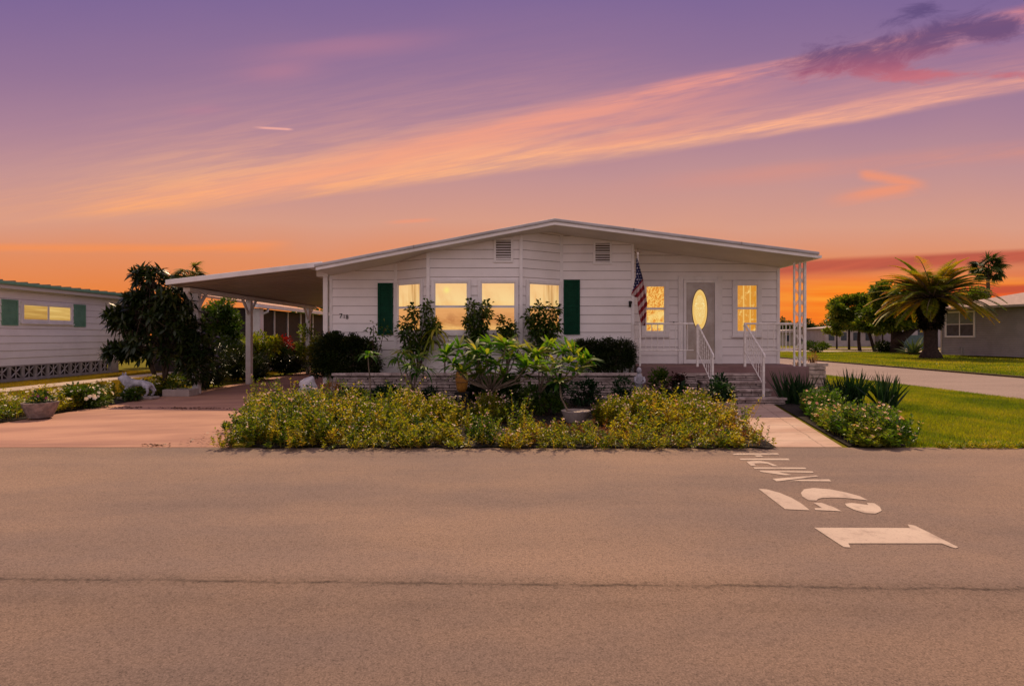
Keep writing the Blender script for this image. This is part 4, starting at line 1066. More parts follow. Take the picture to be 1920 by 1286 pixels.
T = thing('concrete_trough', 'low grey concrete trough at the foot of the dark tree', 'trough', (-7.75, 12.9, 0))
s = MB(); s.box(-8.02, -7.40, 12.75, 12.80, .015, .17); s.box(-8.02, -7.40, 13.10, 13.15, .015, .17); s.box(-8.02, -7.97, 12.80, 13.10, .015, .17); s.box(-7.45, -7.40, 12.80, 13.10, .015, .17); s.build('walls', CONC, T, bevel=.008)
s = MB(); s.box(-7.97, -7.45, 12.80, 13.10, .02, .15); s.build('soil', SOIL, T)

# white lion statue: one continuous skinned body
def skin_body(name, verts, edges, radii, mat, parent, origin, root=0, sub=2):
    me = bpy.data.meshes.new(name); me.from_pydata([Vector(v) for v in verts], edges, [])
    o = link(name, me, mat, parent, origin)
    sk = o.modifiers.new('Skin', 'SKIN')
    for i, sv in enumerate(me.skin_vertices[0].data): sv.radius = radii[i] if hasattr(radii[i], '__len__') else (radii[i], radii[i]); sv.use_root = (i == root)
    sk.use_smooth_shade = True
    sb = o.modifiers.new('Sub', 'SUBSURF'); sb.levels = sub; sb.render_levels = sub
    return o
T = thing('lion_statue', 'white cast stone lion statue striding beside the driveway edge', 'statue', (-8.22, 12.25, .02))
V_ = [(-.05, 0, .36), (-.26, 0, .38), (-.40, 0, .44), (-.48, 0, .52), (-.60, -.01, .50), (-.67, -.01, .48),
      (.16, 0, .36), (.32, 0, .33),
      (-.30, -.09, .25), (-.38, -.11, .13), (-.40, -.12, .04), (-.47, -.12, .025),
      (-.27, .09, .24), (-.22, .11, .12), (-.20, .11, .04), (-.27, .11, .025),
      (.31, -.10, .24), (.38, -.11, .13), (.33, -.12, .04), (.26, -.12, .025),
      (.33, .10, .24), (.42, .11, .13), (.38, .12, .04), (.31, .12, .025),
      (.44, 0, .33), (.52, 0, .22), (.56, 0, .14), (-.44, 0, .60)]
E_ = [(0, 1), (1, 2), (2, 3), (3, 4), (4, 5), (0, 6), (6, 7), (1, 8), (8, 9), (9, 10), (10, 11), (1, 12), (12, 13), (13, 14), (14, 15), (7, 16), (16, 17), (17, 18), (18, 19), (7, 20), (20, 21), (21, 22), (22, 23), (7, 24), (24, 25), (25, 26), (3, 27)]
R_ = [.13, .15, .15, .13, .07, .045, .125, .12, .07, .045, .035, .035, .07, .045, .035, .035, .075, .045, .032, .032, .075, .045, .032, .032, .03, .02, .03, .05]
lion = skin_body('body', [(a * .68, b * .75, c * .8) for a, b, c in V_], E_, [r__ * .62 for r__ in R_], STATUE, T, (-8.22, 12.25, .075))
s = MB(); s.box(-8.62, -7.84, 12.12, 12.38, .02, .07); s.build('plinth', CONC, T, bevel=.01)
s = MB()
for a in (-.05, .05): s.tube([(-8.535, 12.25 + a * .7, .555), (-8.54, 12.25 + a, .60)], [.022, .010], 8)
s.build('ears', STATUE, T)

# ------------------------------------------------------------------ vegetation builders
def unit(n):
    v = rng.normal(0, 1, (n, 3)); return v / np.linalg.norm(v, axis=1, keepdims=True)
def sprig_cloud(c, fl, xy, h, per=22, L=.045, Wd=.022, z0=.03, rbase=None, flower=.35, frad=.016, lean=.18, stem=True, fspread=.02):
    n = len(xy); h = np.broadcast_to(np.asarray(h, float), (n,))
    ln = rng.normal(0, lean, (n, 2))
    t = np.tile(np.linspace(.18, 1.0, per), (n, 1)) + rng.normal(0, .03, (n, per)); t = np.clip(t, .08, 1.02)
    hh = h[:, None] * t
    P = np.empty((n, per, 3)); P[:, :, 0] = xy[:, 0:1] + ln[:, 0:1] * hh * t; P[:, :, 1] = xy[:, 1:2] + ln[:, 1:2] * hh * t; P[:, :, 2] = z0 + hh
    ang = np.arange(per)[None] * 2.4 + rng.random((n, 1)) * 6.28
    up = .25 + .9 * t + rng.normal(0, .2, (n, per))
    D = np.stack([np.cos(ang), np.sin(ang), up], -1)
    LL = L * (1.15 - .45 * t) * rng.uniform(.75, 1.3, (n, per)); r = np.clip((rbase if rbase is not None else rng.random(n))[:, None] * .75 + rng.random((n, per)) * .35 - .05, 0, 1)
    c.leaves(P.reshape(-1, 3), D.reshape(-1, 3), LL.ravel(), (LL * Wd / L).ravel(), r.ravel())
    if stem:
        B = np.stack([xy[:, 0], xy[:, 1], np.full(n, z0)], -1); Dn = np.stack([ln[:, 0], ln[:, 1], np.ones(n)], -1)
        c.strips(B, Dn, h * 1.0, .006, bend=0, seg=2, rnd=np.full(n, .9), prof=(1, 1, .6))
    if fl is not None and flower > 0:
        k = rng.random(n) < flower; m_ = k.sum(); Pt = np.stack([xy[k, 0] + ln[k, 0] * h[k], xy[k, 1] + ln[k, 1] * h[k], z0 + h[k] + .012], -1)
        for _ in range(2):
            fl.discs(Pt + rng.normal(0, fspread, (m_, 3)) * [1, 1, .5], np.array([[0, -.35, .9]]) + rng.normal(0, .3, (m_, 3)), frad * rng.uniform(.7, 1.25, m_), k=10)

def bush_cloud(c, center, rad, n, L, Wd, shell=.35, flat=0.0, out=.9, lumps=14, lump=.25, up=.25, droop=.15):
    """foliage clumps over an ellipsoid"""
    rad = np.array(rad, float); cl = unit(lumps); cl[:, 2] = np.maximum(cl[:, 2], -.62)
    k = rng.integers(0, lumps, n); u = unit(n)
    base = cl[k] * (1 - lump); p = base + u * lump * (rng.random((n, 1)) ** .33) * 1.15
    p *= (1 - shell * rng.random((n, 1)) ** 2 * .8)
    P = np.array(center) + p * rad
    D = u * .8 + p * out + [0, 0, up]
    sh = rng.random(lumps)[k] * .5 + rng.random(n) * .5
    c.leaves(P, D, L * rng.uniform(.7, 1.3, n), Wd * rng.uniform(.7, 1.3, n), sh, droop=droop)

def shrub(name, label, cat, loc, rad, n, L, Wd, mat, bark=BARK, group=None, flowers=None, fn=0, lumps=16, lump=.3, frad=.02, stems=5, cz=None, shell=.5):
    T = thing(name, label, cat, loc, group); x, y, z = loc
    cz = rad[2] * .82 if cz is None else cz
    c = Cloud(); bush_cloud(c, (x, y, z + cz), rad, n, L, Wd, lumps=lumps, lump=lump, shell=shell); c.build('foliage', mat, T, loc)
    s = MB()
    for i in range(stems):
        a = rng.random() * 6.28; q = (x + math.cos(a) * rad[0] * .5, y + math.sin(a) * rad[1] * .5, z + cz * 1.1)
        s.tube([(x + math.cos(a) * .04, y + math.sin(a) * .04, z), ((x + q[0]) / 2, (y + q[1]) / 2, z + cz * .5), q], [.02, .014, .006], 5)
    s.build('stem', bark, T, loc)
    if flowers is not None:
        f = Cloud(); u = unit(fn); u[:, 2] = np.abs(u[:, 2]); P = np.array([x, y, z + cz]) + u * np.array(rad) * rng.uniform(.85, 1.05, (fn, 1)); f.discs(P, u + [0, -.3, .3], frad * rng.uniform(.7, 1.3, fn), k=10); f.build('blossoms', flowers, T, loc)
    return T

def tree(name, label, loc, trunk_pts, trunk_r, blobs, n, L, Wd, mat, bark=BARK, group=None, lumps=12, cat='tree', lump=.3, limb=.35):
    T = thing(name, label, cat, loc, group); s = MB(); s.tube(trunk_pts, trunk_r, 9)
    top = Vector(trunk_pts[-1]); fork = Vector(trunk_pts[max(0, len(trunk_pts) - 2)])
    for (cx, cy, cz_, rx, ry, rz) in blobs:
        q = Vector((cx, cy, cz_)); mid = top.lerp(q, .5) + Vector((rng.normal(0, .1), rng.normal(0, .1), -rz * .15))
        r0 = trunk_r[-1] * .8
        s.tube([top, mid, q], [r0, r0 * .6, r0 * .25], 6)
        for j in range(4):
            e = q + Vector(rng.normal(0, .5, 3) * [rx, ry, rz * .8]); s.tube([mid.lerp(q, .4), q.lerp(e, .5), e], [r0 * .4, r0 * .22, r0 * .08], 5)
    s.build('trunk', bark, T, loc, smooth=True)
    c = Cloud(); vol = np.array([b[3] * b[5] for b in blobs]); vol = vol / vol.sum()
    for b, f in zip(blobs, vol): bush_cloud(c, b[:3], b[3:], int(n * f), L, Wd, lumps=lumps, lump=lump, shell=.7)
    c.build('crown', mat, T, loc); return T

def rosette(c, p, axis, n, L, Wd, bend=.9, rb=None, spread=.75):
    ax = np.array(axis, float); ax /= np.linalg.norm(ax)
    a = np.cross(ax, [0.3, .9, .1]); a /= np.linalg.norm(a); b = np.cross(ax, a)
    t = rng.random(n); ang = np.arange(n) * 2.4 + rng.random() * 6
    el = .15 + t * 1.0
    D = (np.cos(ang) * np.cos(el))[:, None] * a + (np.sin(ang) * np.cos(el))[:, None] * b + (np.sin(el) * spread)[:, None] * ax
    P = np.array(p) + D * .015 + ax * (t[:, None] * .03)
    r = np.clip((.5 if rb is None else rb) + rng.normal(0, .2, n) + (t - .5) * .3, 0, 1)
    c.strips(P, D, L * rng.uniform(.75, 1.15, n), Wd * rng.uniform(.8, 1.15, n), bend=bend * rng.uniform(.6, 1.3, n), seg=5, rnd=r, prof=(.25, .8, 1.0, .95, .6, .05))

def plumeria(name, label, base, tips, mat=L_PLUM, L=.30, Wd=.062, n=18, stem_r=.022, fork_z=.35, cat='plant', group=None, via=None, bend=.9):
    T = thing(name, label, cat, base, group); s = MB(); c = Cloud(); b = Vector(base)
    via = [Vector(v) for v in (via or [])]
    hub = via[-1] if via else b + Vector((0, 0, fork_z))
    if via: s.tube([b] + via, [stem_r] * (len(via)) + [stem_r * .8], 7)
    else: s.tube([b, hub], [stem_r, stem_r * .9], 7)
    for tp in tips:
        tp = Vector(tp); mid = hub.lerp(tp, .55) + Vector(((tp.x - hub.x) * .15, 0, -.03)); s.tube([hub, mid, tp], [stem_r * .75, stem_r * .6, stem_r * .5], 6)
        d = (tp - mid).normalized() * .5 + Vector((0, 0, .8)); rosette(c, tp, d, n, L, Wd, rb=rng.uniform(.3, .7), bend=bend)
    s.build('stem', PALEBARK, T, base, smooth=True); c.build('leaves', mat, T, base); return T

# ------------------------------------------------------------------ the flower beds
c = Cloud(); fl = Cloud()
def bedh(xy):
    v = value_noise(xy, .55, 3); v2 = value_noise(xy, .22, 4); return v, v2
def clumps(c, fl, poly, nc, r0, r1, h0, h1, dens, seed=1, col=(.15, .85), flower=.16, frad=.013, hfun=None, L=.058, mind=.16, edge=None):
    cs = scatter(poly, nc * 4); keep = []
    for q in cs:
        if all((q[0] - k[0]) ** 2 + (q[1] - k[1]) ** 2 > mind ** 2 for k in keep): keep.append(q)
        if len(keep) >= nc: break
    for q in keep:
        r = rng.uniform(r0, r1); hh = rng.uniform(h0, h1) * (hfun(q) if hfun else 1.0); n = int(dens * r * r)
        a = rng.random(n) * 6.28; d = np.sqrt(rng.random(n)) * rng.uniform(.6, 1.25, n); xy = np.column_stack([q[0] + np.cos(a) * d * r, q[1] + np.sin(a) * d * r])
        if edge: xy = xy[xy[:, 1] > edge + rng.random(len(xy)) * .12]
        n = len(xy)
        if n == 0: continue
        d = np.hypot(xy[:, 0] - q[0], xy[:, 1] - q[1]) / r
        h = hh * (1.0 - .62 * np.minimum(d, 1.1) ** 1.6) * rng.uniform(.5, 1.25, n); cb = rng.uniform(*col)
        sprig_cloud(c, fl, xy, np.maximum(h, .05), per=int(12 + hh * 26), L=L * rng.uniform(.8, 1.25), Wd=L * .5, rbase=np.clip(cb + rng.normal(0, .10, n), 0, 1), flower=flower * rng.choice([.2, 1, 1.8]), frad=frad, lean=.28)
polyA = [(-3.50, 7.0), (.15, 7.0), (.15, 8.5), (-.6, 8.9), (-2.0, 9.0), (-3.2, 9.6), (-4.55, 9.9), (-4.45, 9.3), (-3.95, 8.1)]
clumps(c, fl, [(-3.5, 7.05), (-1.5, 7.05), (-1.2, 8.8), (-3.2, 9.6), (-4.5, 9.9), (-4.45, 9.3), (-3.95, 8.1)], 52, .12, .30, .34, .68, 300, col=(.1, .85), flower=.24, mind=.24, L=.066)
clumps(c, fl, polyA, 58, .10, .28, .26, .66, 280, col=(.05, .9), flower=.22, mind=.29, L=.070, hfun=lambda q: (.62 + .38 * min(1, (q[1] - 6.9) / .9)) * (1.0 if q[0] < -1.6 else .85))
clumps(c, fl, [(-3.6, 6.88), (.15, 6.88), (.15, 7.2), (-3.6, 7.2)], 20, .08, .22, .16, .44, 360, col=(.2, .95), flower=.12, mind=.16)
polyB = [(1.3, 7.4), (3.15, 7.3), (3.42, 8.0), (3.35, 8.9), (1.7, 9.3), (1.35, 8.6)]
clumps(c, fl, polyB, 20, .12, .25, .26, .60, 300, col=(.4, 1.0), flower=.16, mind=.27, L=.068)
clumps(c, fl, [(.15, 6.87), (3.25, 6.87), (3.3, 7.45), (.15, 7.5)], 20, .09, .20, .12, .34, 340, col=(.35, 1.0), flower=.10, mind=.20, L=.060)
clumps(c, fl, [(.1, 7.3), (1.3, 7.3), (1.2, 8.0), (.2, 8.2)], 6, .14, .24, .16, .30, 300, col=(.2, .6), flower=.3, mind=.3)
# loose sprigs leaning out over the road
xy = scatter([(-3.6, 6.78), (3.35, 6.78), (3.35, 7.05), (-3.6, 7.05)], 560); v = value_noise(xy, .3, 21); xy = xy[v > .42]
sprig_cloud(c, fl, xy, rng.uniform(.05, .30, len(xy)), per=13, L=.05, Wd=.024, z0=.015, rbase=np.clip(.55 + rng.normal(0, .2, len(xy)), 0, 1), flower=.1, lean=.8, frad=.012)
o = c.build('flower_bed_foliage', L_BED); tag(o, 'low yellow green flowering ground cover filling the front bed along the road', 'ground cover', kind='stuff')
fl.build('flower_heads', F_PINK, o)['label'] = 'tiny white and pink blossoms on the ground cover'
# reddish low growth and litter
c = Cloud(); xy = scatter([(.2, 7.0), (3.2, 7.0), (3.4, 8.4), (.3, 8.2)], 300)
sprig_cloud(c, None, xy, rng.uniform(.04, .16, len(xy)), per=11, L=.05, Wd=.03, flower=0)
tag(c.build('bronze_ground_cover', L_BEDRED), 'low bronze leaved ground cover between the green clumps', 'ground cover', kind='stuff')
c = Cloud(); xy = scatter([(-4.3, 6.95), (3.3, 6.95), (3.9, 11.5), (-4.4, 11.5)], 3200); n = len(xy)
c.leaves(np.column_stack([xy, np.full(n, .036) + rng.random(n) * .01]), np.column_stack([rng.normal(0, 1, (n, 2)), rng.normal(0, .12, n)]), .05, .022, fold=.1, droop=0)
tag(c.build('leaf_litter', leafmat('dry_leaf', [(50, 30, 18), (84, 56, 34), (110, 76, 50)], .1)), 'dry leaf litter over the dark mulch', 'leaf litter', kind='stuff')

# right hand bed by the walkway
c = Cloud(); fl = Cloud(); f2_ = Cloud()
xy = scatter([(4.25, 6.85), (4.80, 6.82), (5.05, 7.6), (5.45, 8.9), (5.85, 10.1), (5.35, 10.3), (4.85, 9.0), (4.5, 7.9)], 820)
xy = np.concatenate([xy, scatter([(4.8, 6.9), (5.1, 6.9), (5.6, 8.4), (5.3, 8.6)], 90)]); v, v2 = bedh(xy + 3)
h = (.10 + .28 * v + .12 * v2) * np.clip((xy[:, 1] - 6.6) / .6, .4, 1) * rng.uniform(.55, 1.3, len(xy))
sprig_cloud(c, fl, xy, h, per=20, L=.075, Wd=.036, rbase=np.clip(value_noise(xy, .5, 15) + .05, 0, 1), flower=.16, frad=.024)
o = c.build('flower_bed_foliage', L_RIGHT); tag(o, 'green flowering ground cover along the right side of the walkway', 'ground cover', kind='stuff')
fl.build('flower_heads', F_CREAM, o)['label'] = 'cream and salmon blossoms'
# left strip
c = Cloud(); fl = Cloud()
xy = scatter([(-10.9, 7.0), (-8.25, 7.0), (-8.15, 9.0), (-8.1, 13.6), (-8.8, 13.6), (-9.2, 10.5), (-10.0, 8.8)], 1500); v, v2 = bedh(xy + 11)
h = (.12 + .26 * v + .08 * v2) * rng.uniform(.75, 1.15, len(xy))
d_ = np.hypot(xy[:, 0] + 7.93, xy[:, 1] - 9.35); k_ = (d_ > .34) & (np.hypot(xy[:, 0] + 8.2, (xy[:, 1] - 12.0) * .8) > .5); xy, h = xy[k_], h[k_]
sprig_cloud(c, fl, xy, h, per=16, L=.075, Wd=.034, rbase=np.clip(.2 + value_noise(xy, .6, 18) * .8, 0, 1), flower=.22, frad=.028)
o = c.build('flower_bed_foliage', L_BED); tag(o, 'weedy green flower strip beside the driveway on the left', 'ground cover', kind='stuff')
fl.build('flower_heads', F_WHITE, o)['label'] = 'white blossoms'
# potted growth
for (name, label, loc, rad, n, L, Wd, mat, fm, fn) in (
        ('potted_flowers', 'mauve and white flowering plant in the weathered concrete urn', (-7.93, 9.35, .25), (.24, .2, .12), 240, .07, .03, L_MID, F_MAUVE, 9),
        ('potted_shrub', 'dark leafy shrub growing in the pale round pot beside the steps', (3.45, 9.35, .26), (.26, .22, .24), 520, .08, .04, L_BLUE, F_PINK, 4)):
    shrub(name, label, 'plant', loc, rad, n, L, Wd, mat, flowers=fm, fn=fn, lumps=9, stems=4)
# white-flowered clump on the left strip
shrub('flowering_shrub', 'small shrub with big white blossoms between the urn and the lion statue', 'shrub', (-8.35, 10.75, .02), (.55, .45, .24), 1500, .085, .036, L_MID, flowers=F_WHITE, fn=60, frad=.035)
shrub('flowering_shrub', 'sprawling weedy shrub at the driveway mouth by the left picture edge', 'shrub', (-8.75, 8.35, .02), (.55, .6, .24), 1500, .10, .03, L_RIGHT, flowers=F_WHITE, fn=8)
shrub('low_shrub', 'dark leafy shrub growing through the legs of the lion statue', 'shrub', (-8.12, 11.85, .02), (.36, .14, .17), 520, .075, .035, L_MID)

# lit shrub clumps standing above the bed
cl_spots = [(-3.3, 8.9, .50, .34), (-2.5, 8.5, .44, .3), (-1.75, 9.2, .48, .3), (-1.1, 8.6, .46, .3), (-.35, 8.9, .44, .28), (1.55, 8.6, .42, .28), (2.1, 8.9, .52, .3), (2.75, 8.3, .40, .3), (2.95, 9.0, .5, .26)]
cl_lab = ['tall lit flowering clump nearest the driveway, in front of the white boulder', 'lit flowering clump in front of the small single stemmed plumeria', 'flowering clump below the twin dark shrubs left of the amber lantern',
          'flowering clump directly in front of the amber lantern', 'pink tinged flowering clump in front of the large plumeria', 'yellow green clump just right of the shallow grey pot', 'tall yellow clump in front of the small white statue',
          'low bushy clump between the tall yellow clump and the round pot', 'upright yellow clump just left of the pale round pot']
for i, (x, y, hh, rr) in enumerate(cl_spots):
    T = thing('flowering_clump', cl_lab[i], 'flowering plant', (x, y, .03), 'flowering clumps rising from the front bed')
    c = Cloud(); fl = Cloud(); n = 120; a = rng.random(n) * 6.28; q = np.sqrt(rng.random(n)) * rr; xy = np.column_stack([x + np.cos(a) * q, y + np.sin(a) * q])
    sprig_cloud(c, fl, xy, hh * (1.05 - .5 * (q / rr) ** 2) * rng.uniform(.85, 1.1, n), per=24, L=.055, Wd=.028, z0=.03, rbase=np.clip(rng.normal(.5, .15, n), 0, 1), flower=.35, frad=.014)
    c.build('foliage', L_BED, T, (x, y, .03)); fl.build('blossoms', F_PINK, T, (x, y, .03))

# plumerias and rosette plants
def tips(D, lst): return [tuple(W(px, py, D + dd)) for (px, py, dd) in lst]
plumeria('plumeria', 'large many headed plumeria with long bright leaves before the bay windows', (-.30, 9.45, .03),
         tips(9.5, [(838, 668, .1), (862, 655, .35), (893, 660, 0), (920, 648, .2), (948, 650, -.1), (930, 688, -.3), (905, 680, .2), (972, 655, .3), (985, 690, -.2), (1000, 672, .2), (875, 682, .3), (958, 672, .3), (850, 684, -.1), (912, 668, -.2), (868, 700, -.2), (900, 704, 0), (945, 706, .1), (980, 704, .1), (1005, 694, -.1)]), L=.33, Wd=.062, n=26, via=[(-.34, 9.45, .30), (-.36, 9.48, .46)], bend=.75)
plumeria('plumeria', 'plumeria with a curved pale stem rising from the shallow grey pot', (1.02, 8.9, .17),
         tips(9.0, [(1032, 700, 0), (1048, 718, -.1), (1075, 668, .3), (1092, 686, .1), (1055, 662, .3), (1104, 676, .2), (1040, 684, .2), (1078, 698, -.1), (1066, 684, .0)]), L=.27, Wd=.052, n=24,
         via=[tuple(W(1064, 770, 8.95)), tuple(W(1052, 745, 9.0)), tuple(W(1050, 722, 9.05))], stem_r=.016, bend=.75)
plumeria('plumeria', 'broad leaved plumeria between the large plumeria and the potted one', (.48, 9.75, .03), tips(9.8, [(1010, 664, 0), (1030, 652, .2), (1046, 664, 0), (1018, 686, -.2), (1062, 650, .1)]), L=.30, Wd=.056, n=22, bend=.8)
plumeria('plumeria', 'small single stemmed plumeria at the left end of the stone planter', tuple(W(694, 745, 10.1)), tips(10.1, [(690, 668, 0)]), L=.27, Wd=.05, n=18, bend=1.5, stem_r=.018)
plumeria('plumeria', 'drooping two headed plumeria right of the green shutter', (-1.85, 10.4, .03), tips(10.4, [(744, 672, .1), (768, 688, -.2), (786, 672, .0), (796, 694, -.2), (757, 664, .1), (778, 700, 0)]), L=.32, Wd=.046, n=20, bend=1.5, stem_r=.016)

def tall_shrub(label, base, heads, L=.12, Wd=.055, n=26, rr=.14, mat=L_MID, leafn=70, name='tall_shrub'):
    T = thing(name, label, 'shrub', base, 'tall shrubs against the bay windows'); s = MB(); c = Cloud(); b = Vector(base)
    for (px, py, D) in heads:
        q = W(px, py, D); mid = b.lerp(q, .5) + Vector((rng.normal(0, .04), 0, 0)); s.tube([b, mid, q], [.016, .011, .006], 6)
        for t in (.5, .66, .8, .92, 1.0):
            pt = b.lerp(q, t); k = int(leafn / 5 * (.25 + 1.9 * t * t)); u = unit(k)
            P = np.array(pt) + u * rr * rng.random((k, 1)) * (.5 + .6 * t); c.leaves(P, u + [0, 0, .1], L * rng.uniform(.6, 1.2, k), Wd * rng.uniform(.7, 1.2, k), droop=.25)
    s.build('stem', BARK, T, base); c.build('foliage', mat, T, base)
tall_shrub('tall open shrub against the left angled bay window', (-2.05, 12.1, .55), [(762, 605, 12.1), (800, 572, 12.05), (775, 582, 12.1), (806, 612, 12.1), (755, 620, 12.15), (785, 640, 12.1), (818, 606, 12.1), (768, 650, 12)], leafn=95, L=.115, Wd=.06)
tall_shrub('bushy shrub between the two central bay windows', (-.75, 12.1, .55), [(885, 572, 12.05), (905, 590, 12.1), (878, 600, 12.1), (898, 625, 12.1), (912, 575, 12.1), (885, 640, 12.1)], leafn=110, L=.115, Wd=.06)
tall_shrub('short shrub tip under the right central bay window', (-.1, 12.1, .55), [(943, 600, 12.1), (952, 615, 12.1), (940, 625, 12.15), (960, 612, 12.1)], leafn=80, L=.11, Wd=.058)
tall_shrub('round headed dark shrub against the right angled bay window', (.62, 12.15, .55), [(1012, 575, 12.1), (1040, 580, 12.15), (995, 592, 12.1), (1020, 600, 12.1), (1005, 615, 12.1), (1030, 625, 12.1), (1042, 608, 12.1)], leafn=120, mat=L_MID, L=.115, Wd=.06)
tall_shrub('single thin branch reaching up beside the left green shutter', (-3.1, 12.3, .6), [(700, 610, 12.2), (722, 614, 12.2)], leafn=22, L=.11, Wd=.05)
# drooping frond plant by the bay
plumeria('strap_leaf_plant', 'yellow green strap leaved plant drooping under the bay window', (-1.45, 12.0, .6), tips(11.9, [(818, 622, 0), (812, 640, .0)]), mat=L_LIME, L=.5, Wd=.05, n=13, bend=2.2, stem_r=.02, fork_z=.6)

# hedges
def hedge(label, blobs, n, L, Wd, mat, name='hedge', z0=.5):
    xs = [b[0] for b in blobs]; cx = (min(xs) + max(xs)) / 2; T = thing(name, label, 'hedge', (cx, blobs[0][1], z0)); c = Cloud(); s_ = MB()
    for b in blobs:
        bush_cloud(c, b[:3], b[3:], n // len(blobs), L, Wd, lumps=26, lump=.40, shell=.45); s_.tube([(b[0], b[1], z0), (b[0] + .03, b[1], b[2] - .05)], [.03, .015], 6)
        for k in range(5): s_.tube([(b[0], b[1], (z0 + b[2]) / 2), tuple(np.array(b[:3]) + unit(1)[0] * np.array(b[3:]) * .8)], [.014, .004], 5)
    c.build('foliage', mat, T, T.location); s_.build('stem', BARK, T, T.location); return T
def hb(px, py, D, rx, ry, rz): q = W(px, py, D); return (q.x, q.y, q.z, rx, ry, rz)
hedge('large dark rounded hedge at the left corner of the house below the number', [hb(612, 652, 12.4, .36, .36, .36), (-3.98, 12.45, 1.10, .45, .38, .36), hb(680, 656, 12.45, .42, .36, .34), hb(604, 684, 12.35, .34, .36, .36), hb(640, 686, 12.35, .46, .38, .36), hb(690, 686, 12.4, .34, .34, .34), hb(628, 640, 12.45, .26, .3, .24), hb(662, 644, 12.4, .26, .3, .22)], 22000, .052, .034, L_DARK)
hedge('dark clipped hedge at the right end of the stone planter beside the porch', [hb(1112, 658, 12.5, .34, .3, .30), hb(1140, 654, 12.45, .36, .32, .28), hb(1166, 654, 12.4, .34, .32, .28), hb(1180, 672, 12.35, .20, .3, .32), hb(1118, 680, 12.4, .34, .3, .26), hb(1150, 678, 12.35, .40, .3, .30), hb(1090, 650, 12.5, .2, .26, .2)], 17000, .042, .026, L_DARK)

# mid row shrubs in the shade in front of planter and porch
row = [
    ('spiky blue green shrub in front of the planter left of the amber lantern', (-2.35, 10.9, .03), (.42, .3, .26), 700, .10, .03, L_BLUE, None, 0),
    ('leafy dark shrub between the boulder and the single plumeria', (-3.1, 10.8, .03), (.34, .3, .24), 600, .09, .035, L_BLUE, None, 0),
    ('fine leaved amber shrub just right of the white boulder', (-3.58, 11.1, .03), (.22, .2, .28), 700, .045, .014, L_ORANGE, None, 0),
    ('bluish low shrub left of the amber lantern foot', (-1.65, 10.7, .03), (.36, .3, .22), 600, .10, .032, L_BLUE, None, 0),
    ('dark green shrub at the foot of the large plumeria', (.35, 10.5, .03), (.36, .3, .26), 650, .085, .04, L_MID, None, 0),
    ('dark bush behind the amber lantern against the planter', (-.75, 11.65, .03), (.38, .22, .34), 800, .085, .04, L_DARK, None, 0),
    ('dark leafy bush hiding the planter behind the large plumeria', (-.15, 10.7, .03), (.5, .35, .34), 1100, .09, .045, L_MID, None, 0),
    ('dark green mound between the two larger plumerias', (.85, 10.6, .03), (.42, .35, .30), 900, .085, .04, L_BLUE, None, 0),
    ('round leaved green bush in the dark gap left of the shallow pot', (.62, 9.7, .03), (.32, .3, .24), 620, .08, .04, L_MID, None, 0),
    ('rose like shrub before the planter right of the potted plumeria', (1.45, 11.0, .03), (.40, .3, .30), 650, .075, .04, L_BLUE, None, 0),
    ('leafy dark shrub left of the white statuette', (2.20, 10.95, .03), (.30, .28, .34), 600, .075, .04, L_BLUE, None, 0),
    ('tall dark shrub between the statuette and the porch base', (2.95, 11.2, .03), (.24, .25, .42), 620, .075, .036, L_MID, F_WHITE, 3),
    ('dark red leaved shrub against the mauve porch base', (3.45, 11.5, .03), (.30, .25, .36), 750, .07, .034, leafmat('maroon_leaf', [(40, 12, 12), (66, 18, 16), (30, 28, 14), (24, 34, 16)], .15), None, 0),
    ('dark shrub with a few white blossoms before the porch base', (3.20, 10.5, .03), (.34, .3, .28), 600, .07, .035, L_BLUE, F_WHITE, 10),
    ('leafy rose bush right of the pale round pot at the foot of the steps', (4.02, 10.7, .03), (.30, .3, .36), 620, .075, .04, L_BLUE, F_PINK, 3)]
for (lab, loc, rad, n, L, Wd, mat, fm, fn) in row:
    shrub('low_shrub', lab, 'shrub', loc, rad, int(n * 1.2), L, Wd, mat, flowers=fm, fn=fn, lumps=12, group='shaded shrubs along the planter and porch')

# sword leaved clumps
def swords(label, x, y, rx, ry, h, n, z=.03):
    T = thing('sword_leaf_clump', label, 'plant', (x, y, z), 'sword leaved clumps right of the steps'); c = Cloud()
    k = max(3, n // 14); cc = rng.random((k, 2)) * 2 - 1; i = rng.integers(0, k, n)
    P = np.column_stack([x + cc[i, 0] * rx + rng.normal(0, .03, n), y + cc[i, 1] * ry + rng.normal(0, .03, n), np.full(n, z)])
    D = np.column_stack([rng.normal(0, .32, n), rng.normal(0, .25, n), np.ones(n)])
    c.strips(P, D, h * rng.uniform(.7, 1.2, n), .042, bend=.25, seg=4, prof=(.7, 1.0, .9, .6, .04), twist=1.2); c.build('leaves', L_IRIS, T, (x, y, z)); return T
swords('dark sword leaved clump against the porch base, nearest the steps', 5.85, 11.3, .3, .2, .62, 90)
swords('dark sword leaved clump under the porch corner', 6.45, 11.0, .3, .25, .52, 90)
swords('taller sword leaved clump beyond the porch corner', 6.75, 11.0, .22, .2, .66, 80)
swords('outermost sword leaved clump at the lawn edge', 7.15, 10.7, .2, .2, .62, 70)

# small weeds at the walkway and lawn edge
c = Cloud(); xy = np.concatenate([scatter([(5.3, 6.88), (10.5, 6.88), (10.5, 7.05), (5.3, 7.05)], 900)]); sprig_cloud(c, None, xy, rng.uniform(.03, .09, len(xy)), per=7, L=.05, Wd=.014, z0=.0, flower=0, rbase=rng.random(len(xy)))
tag(c.build('edge_grass', L_GRASS), 'ragged grass fringe where the right lawn meets the road', 'grass', kind='stuff')

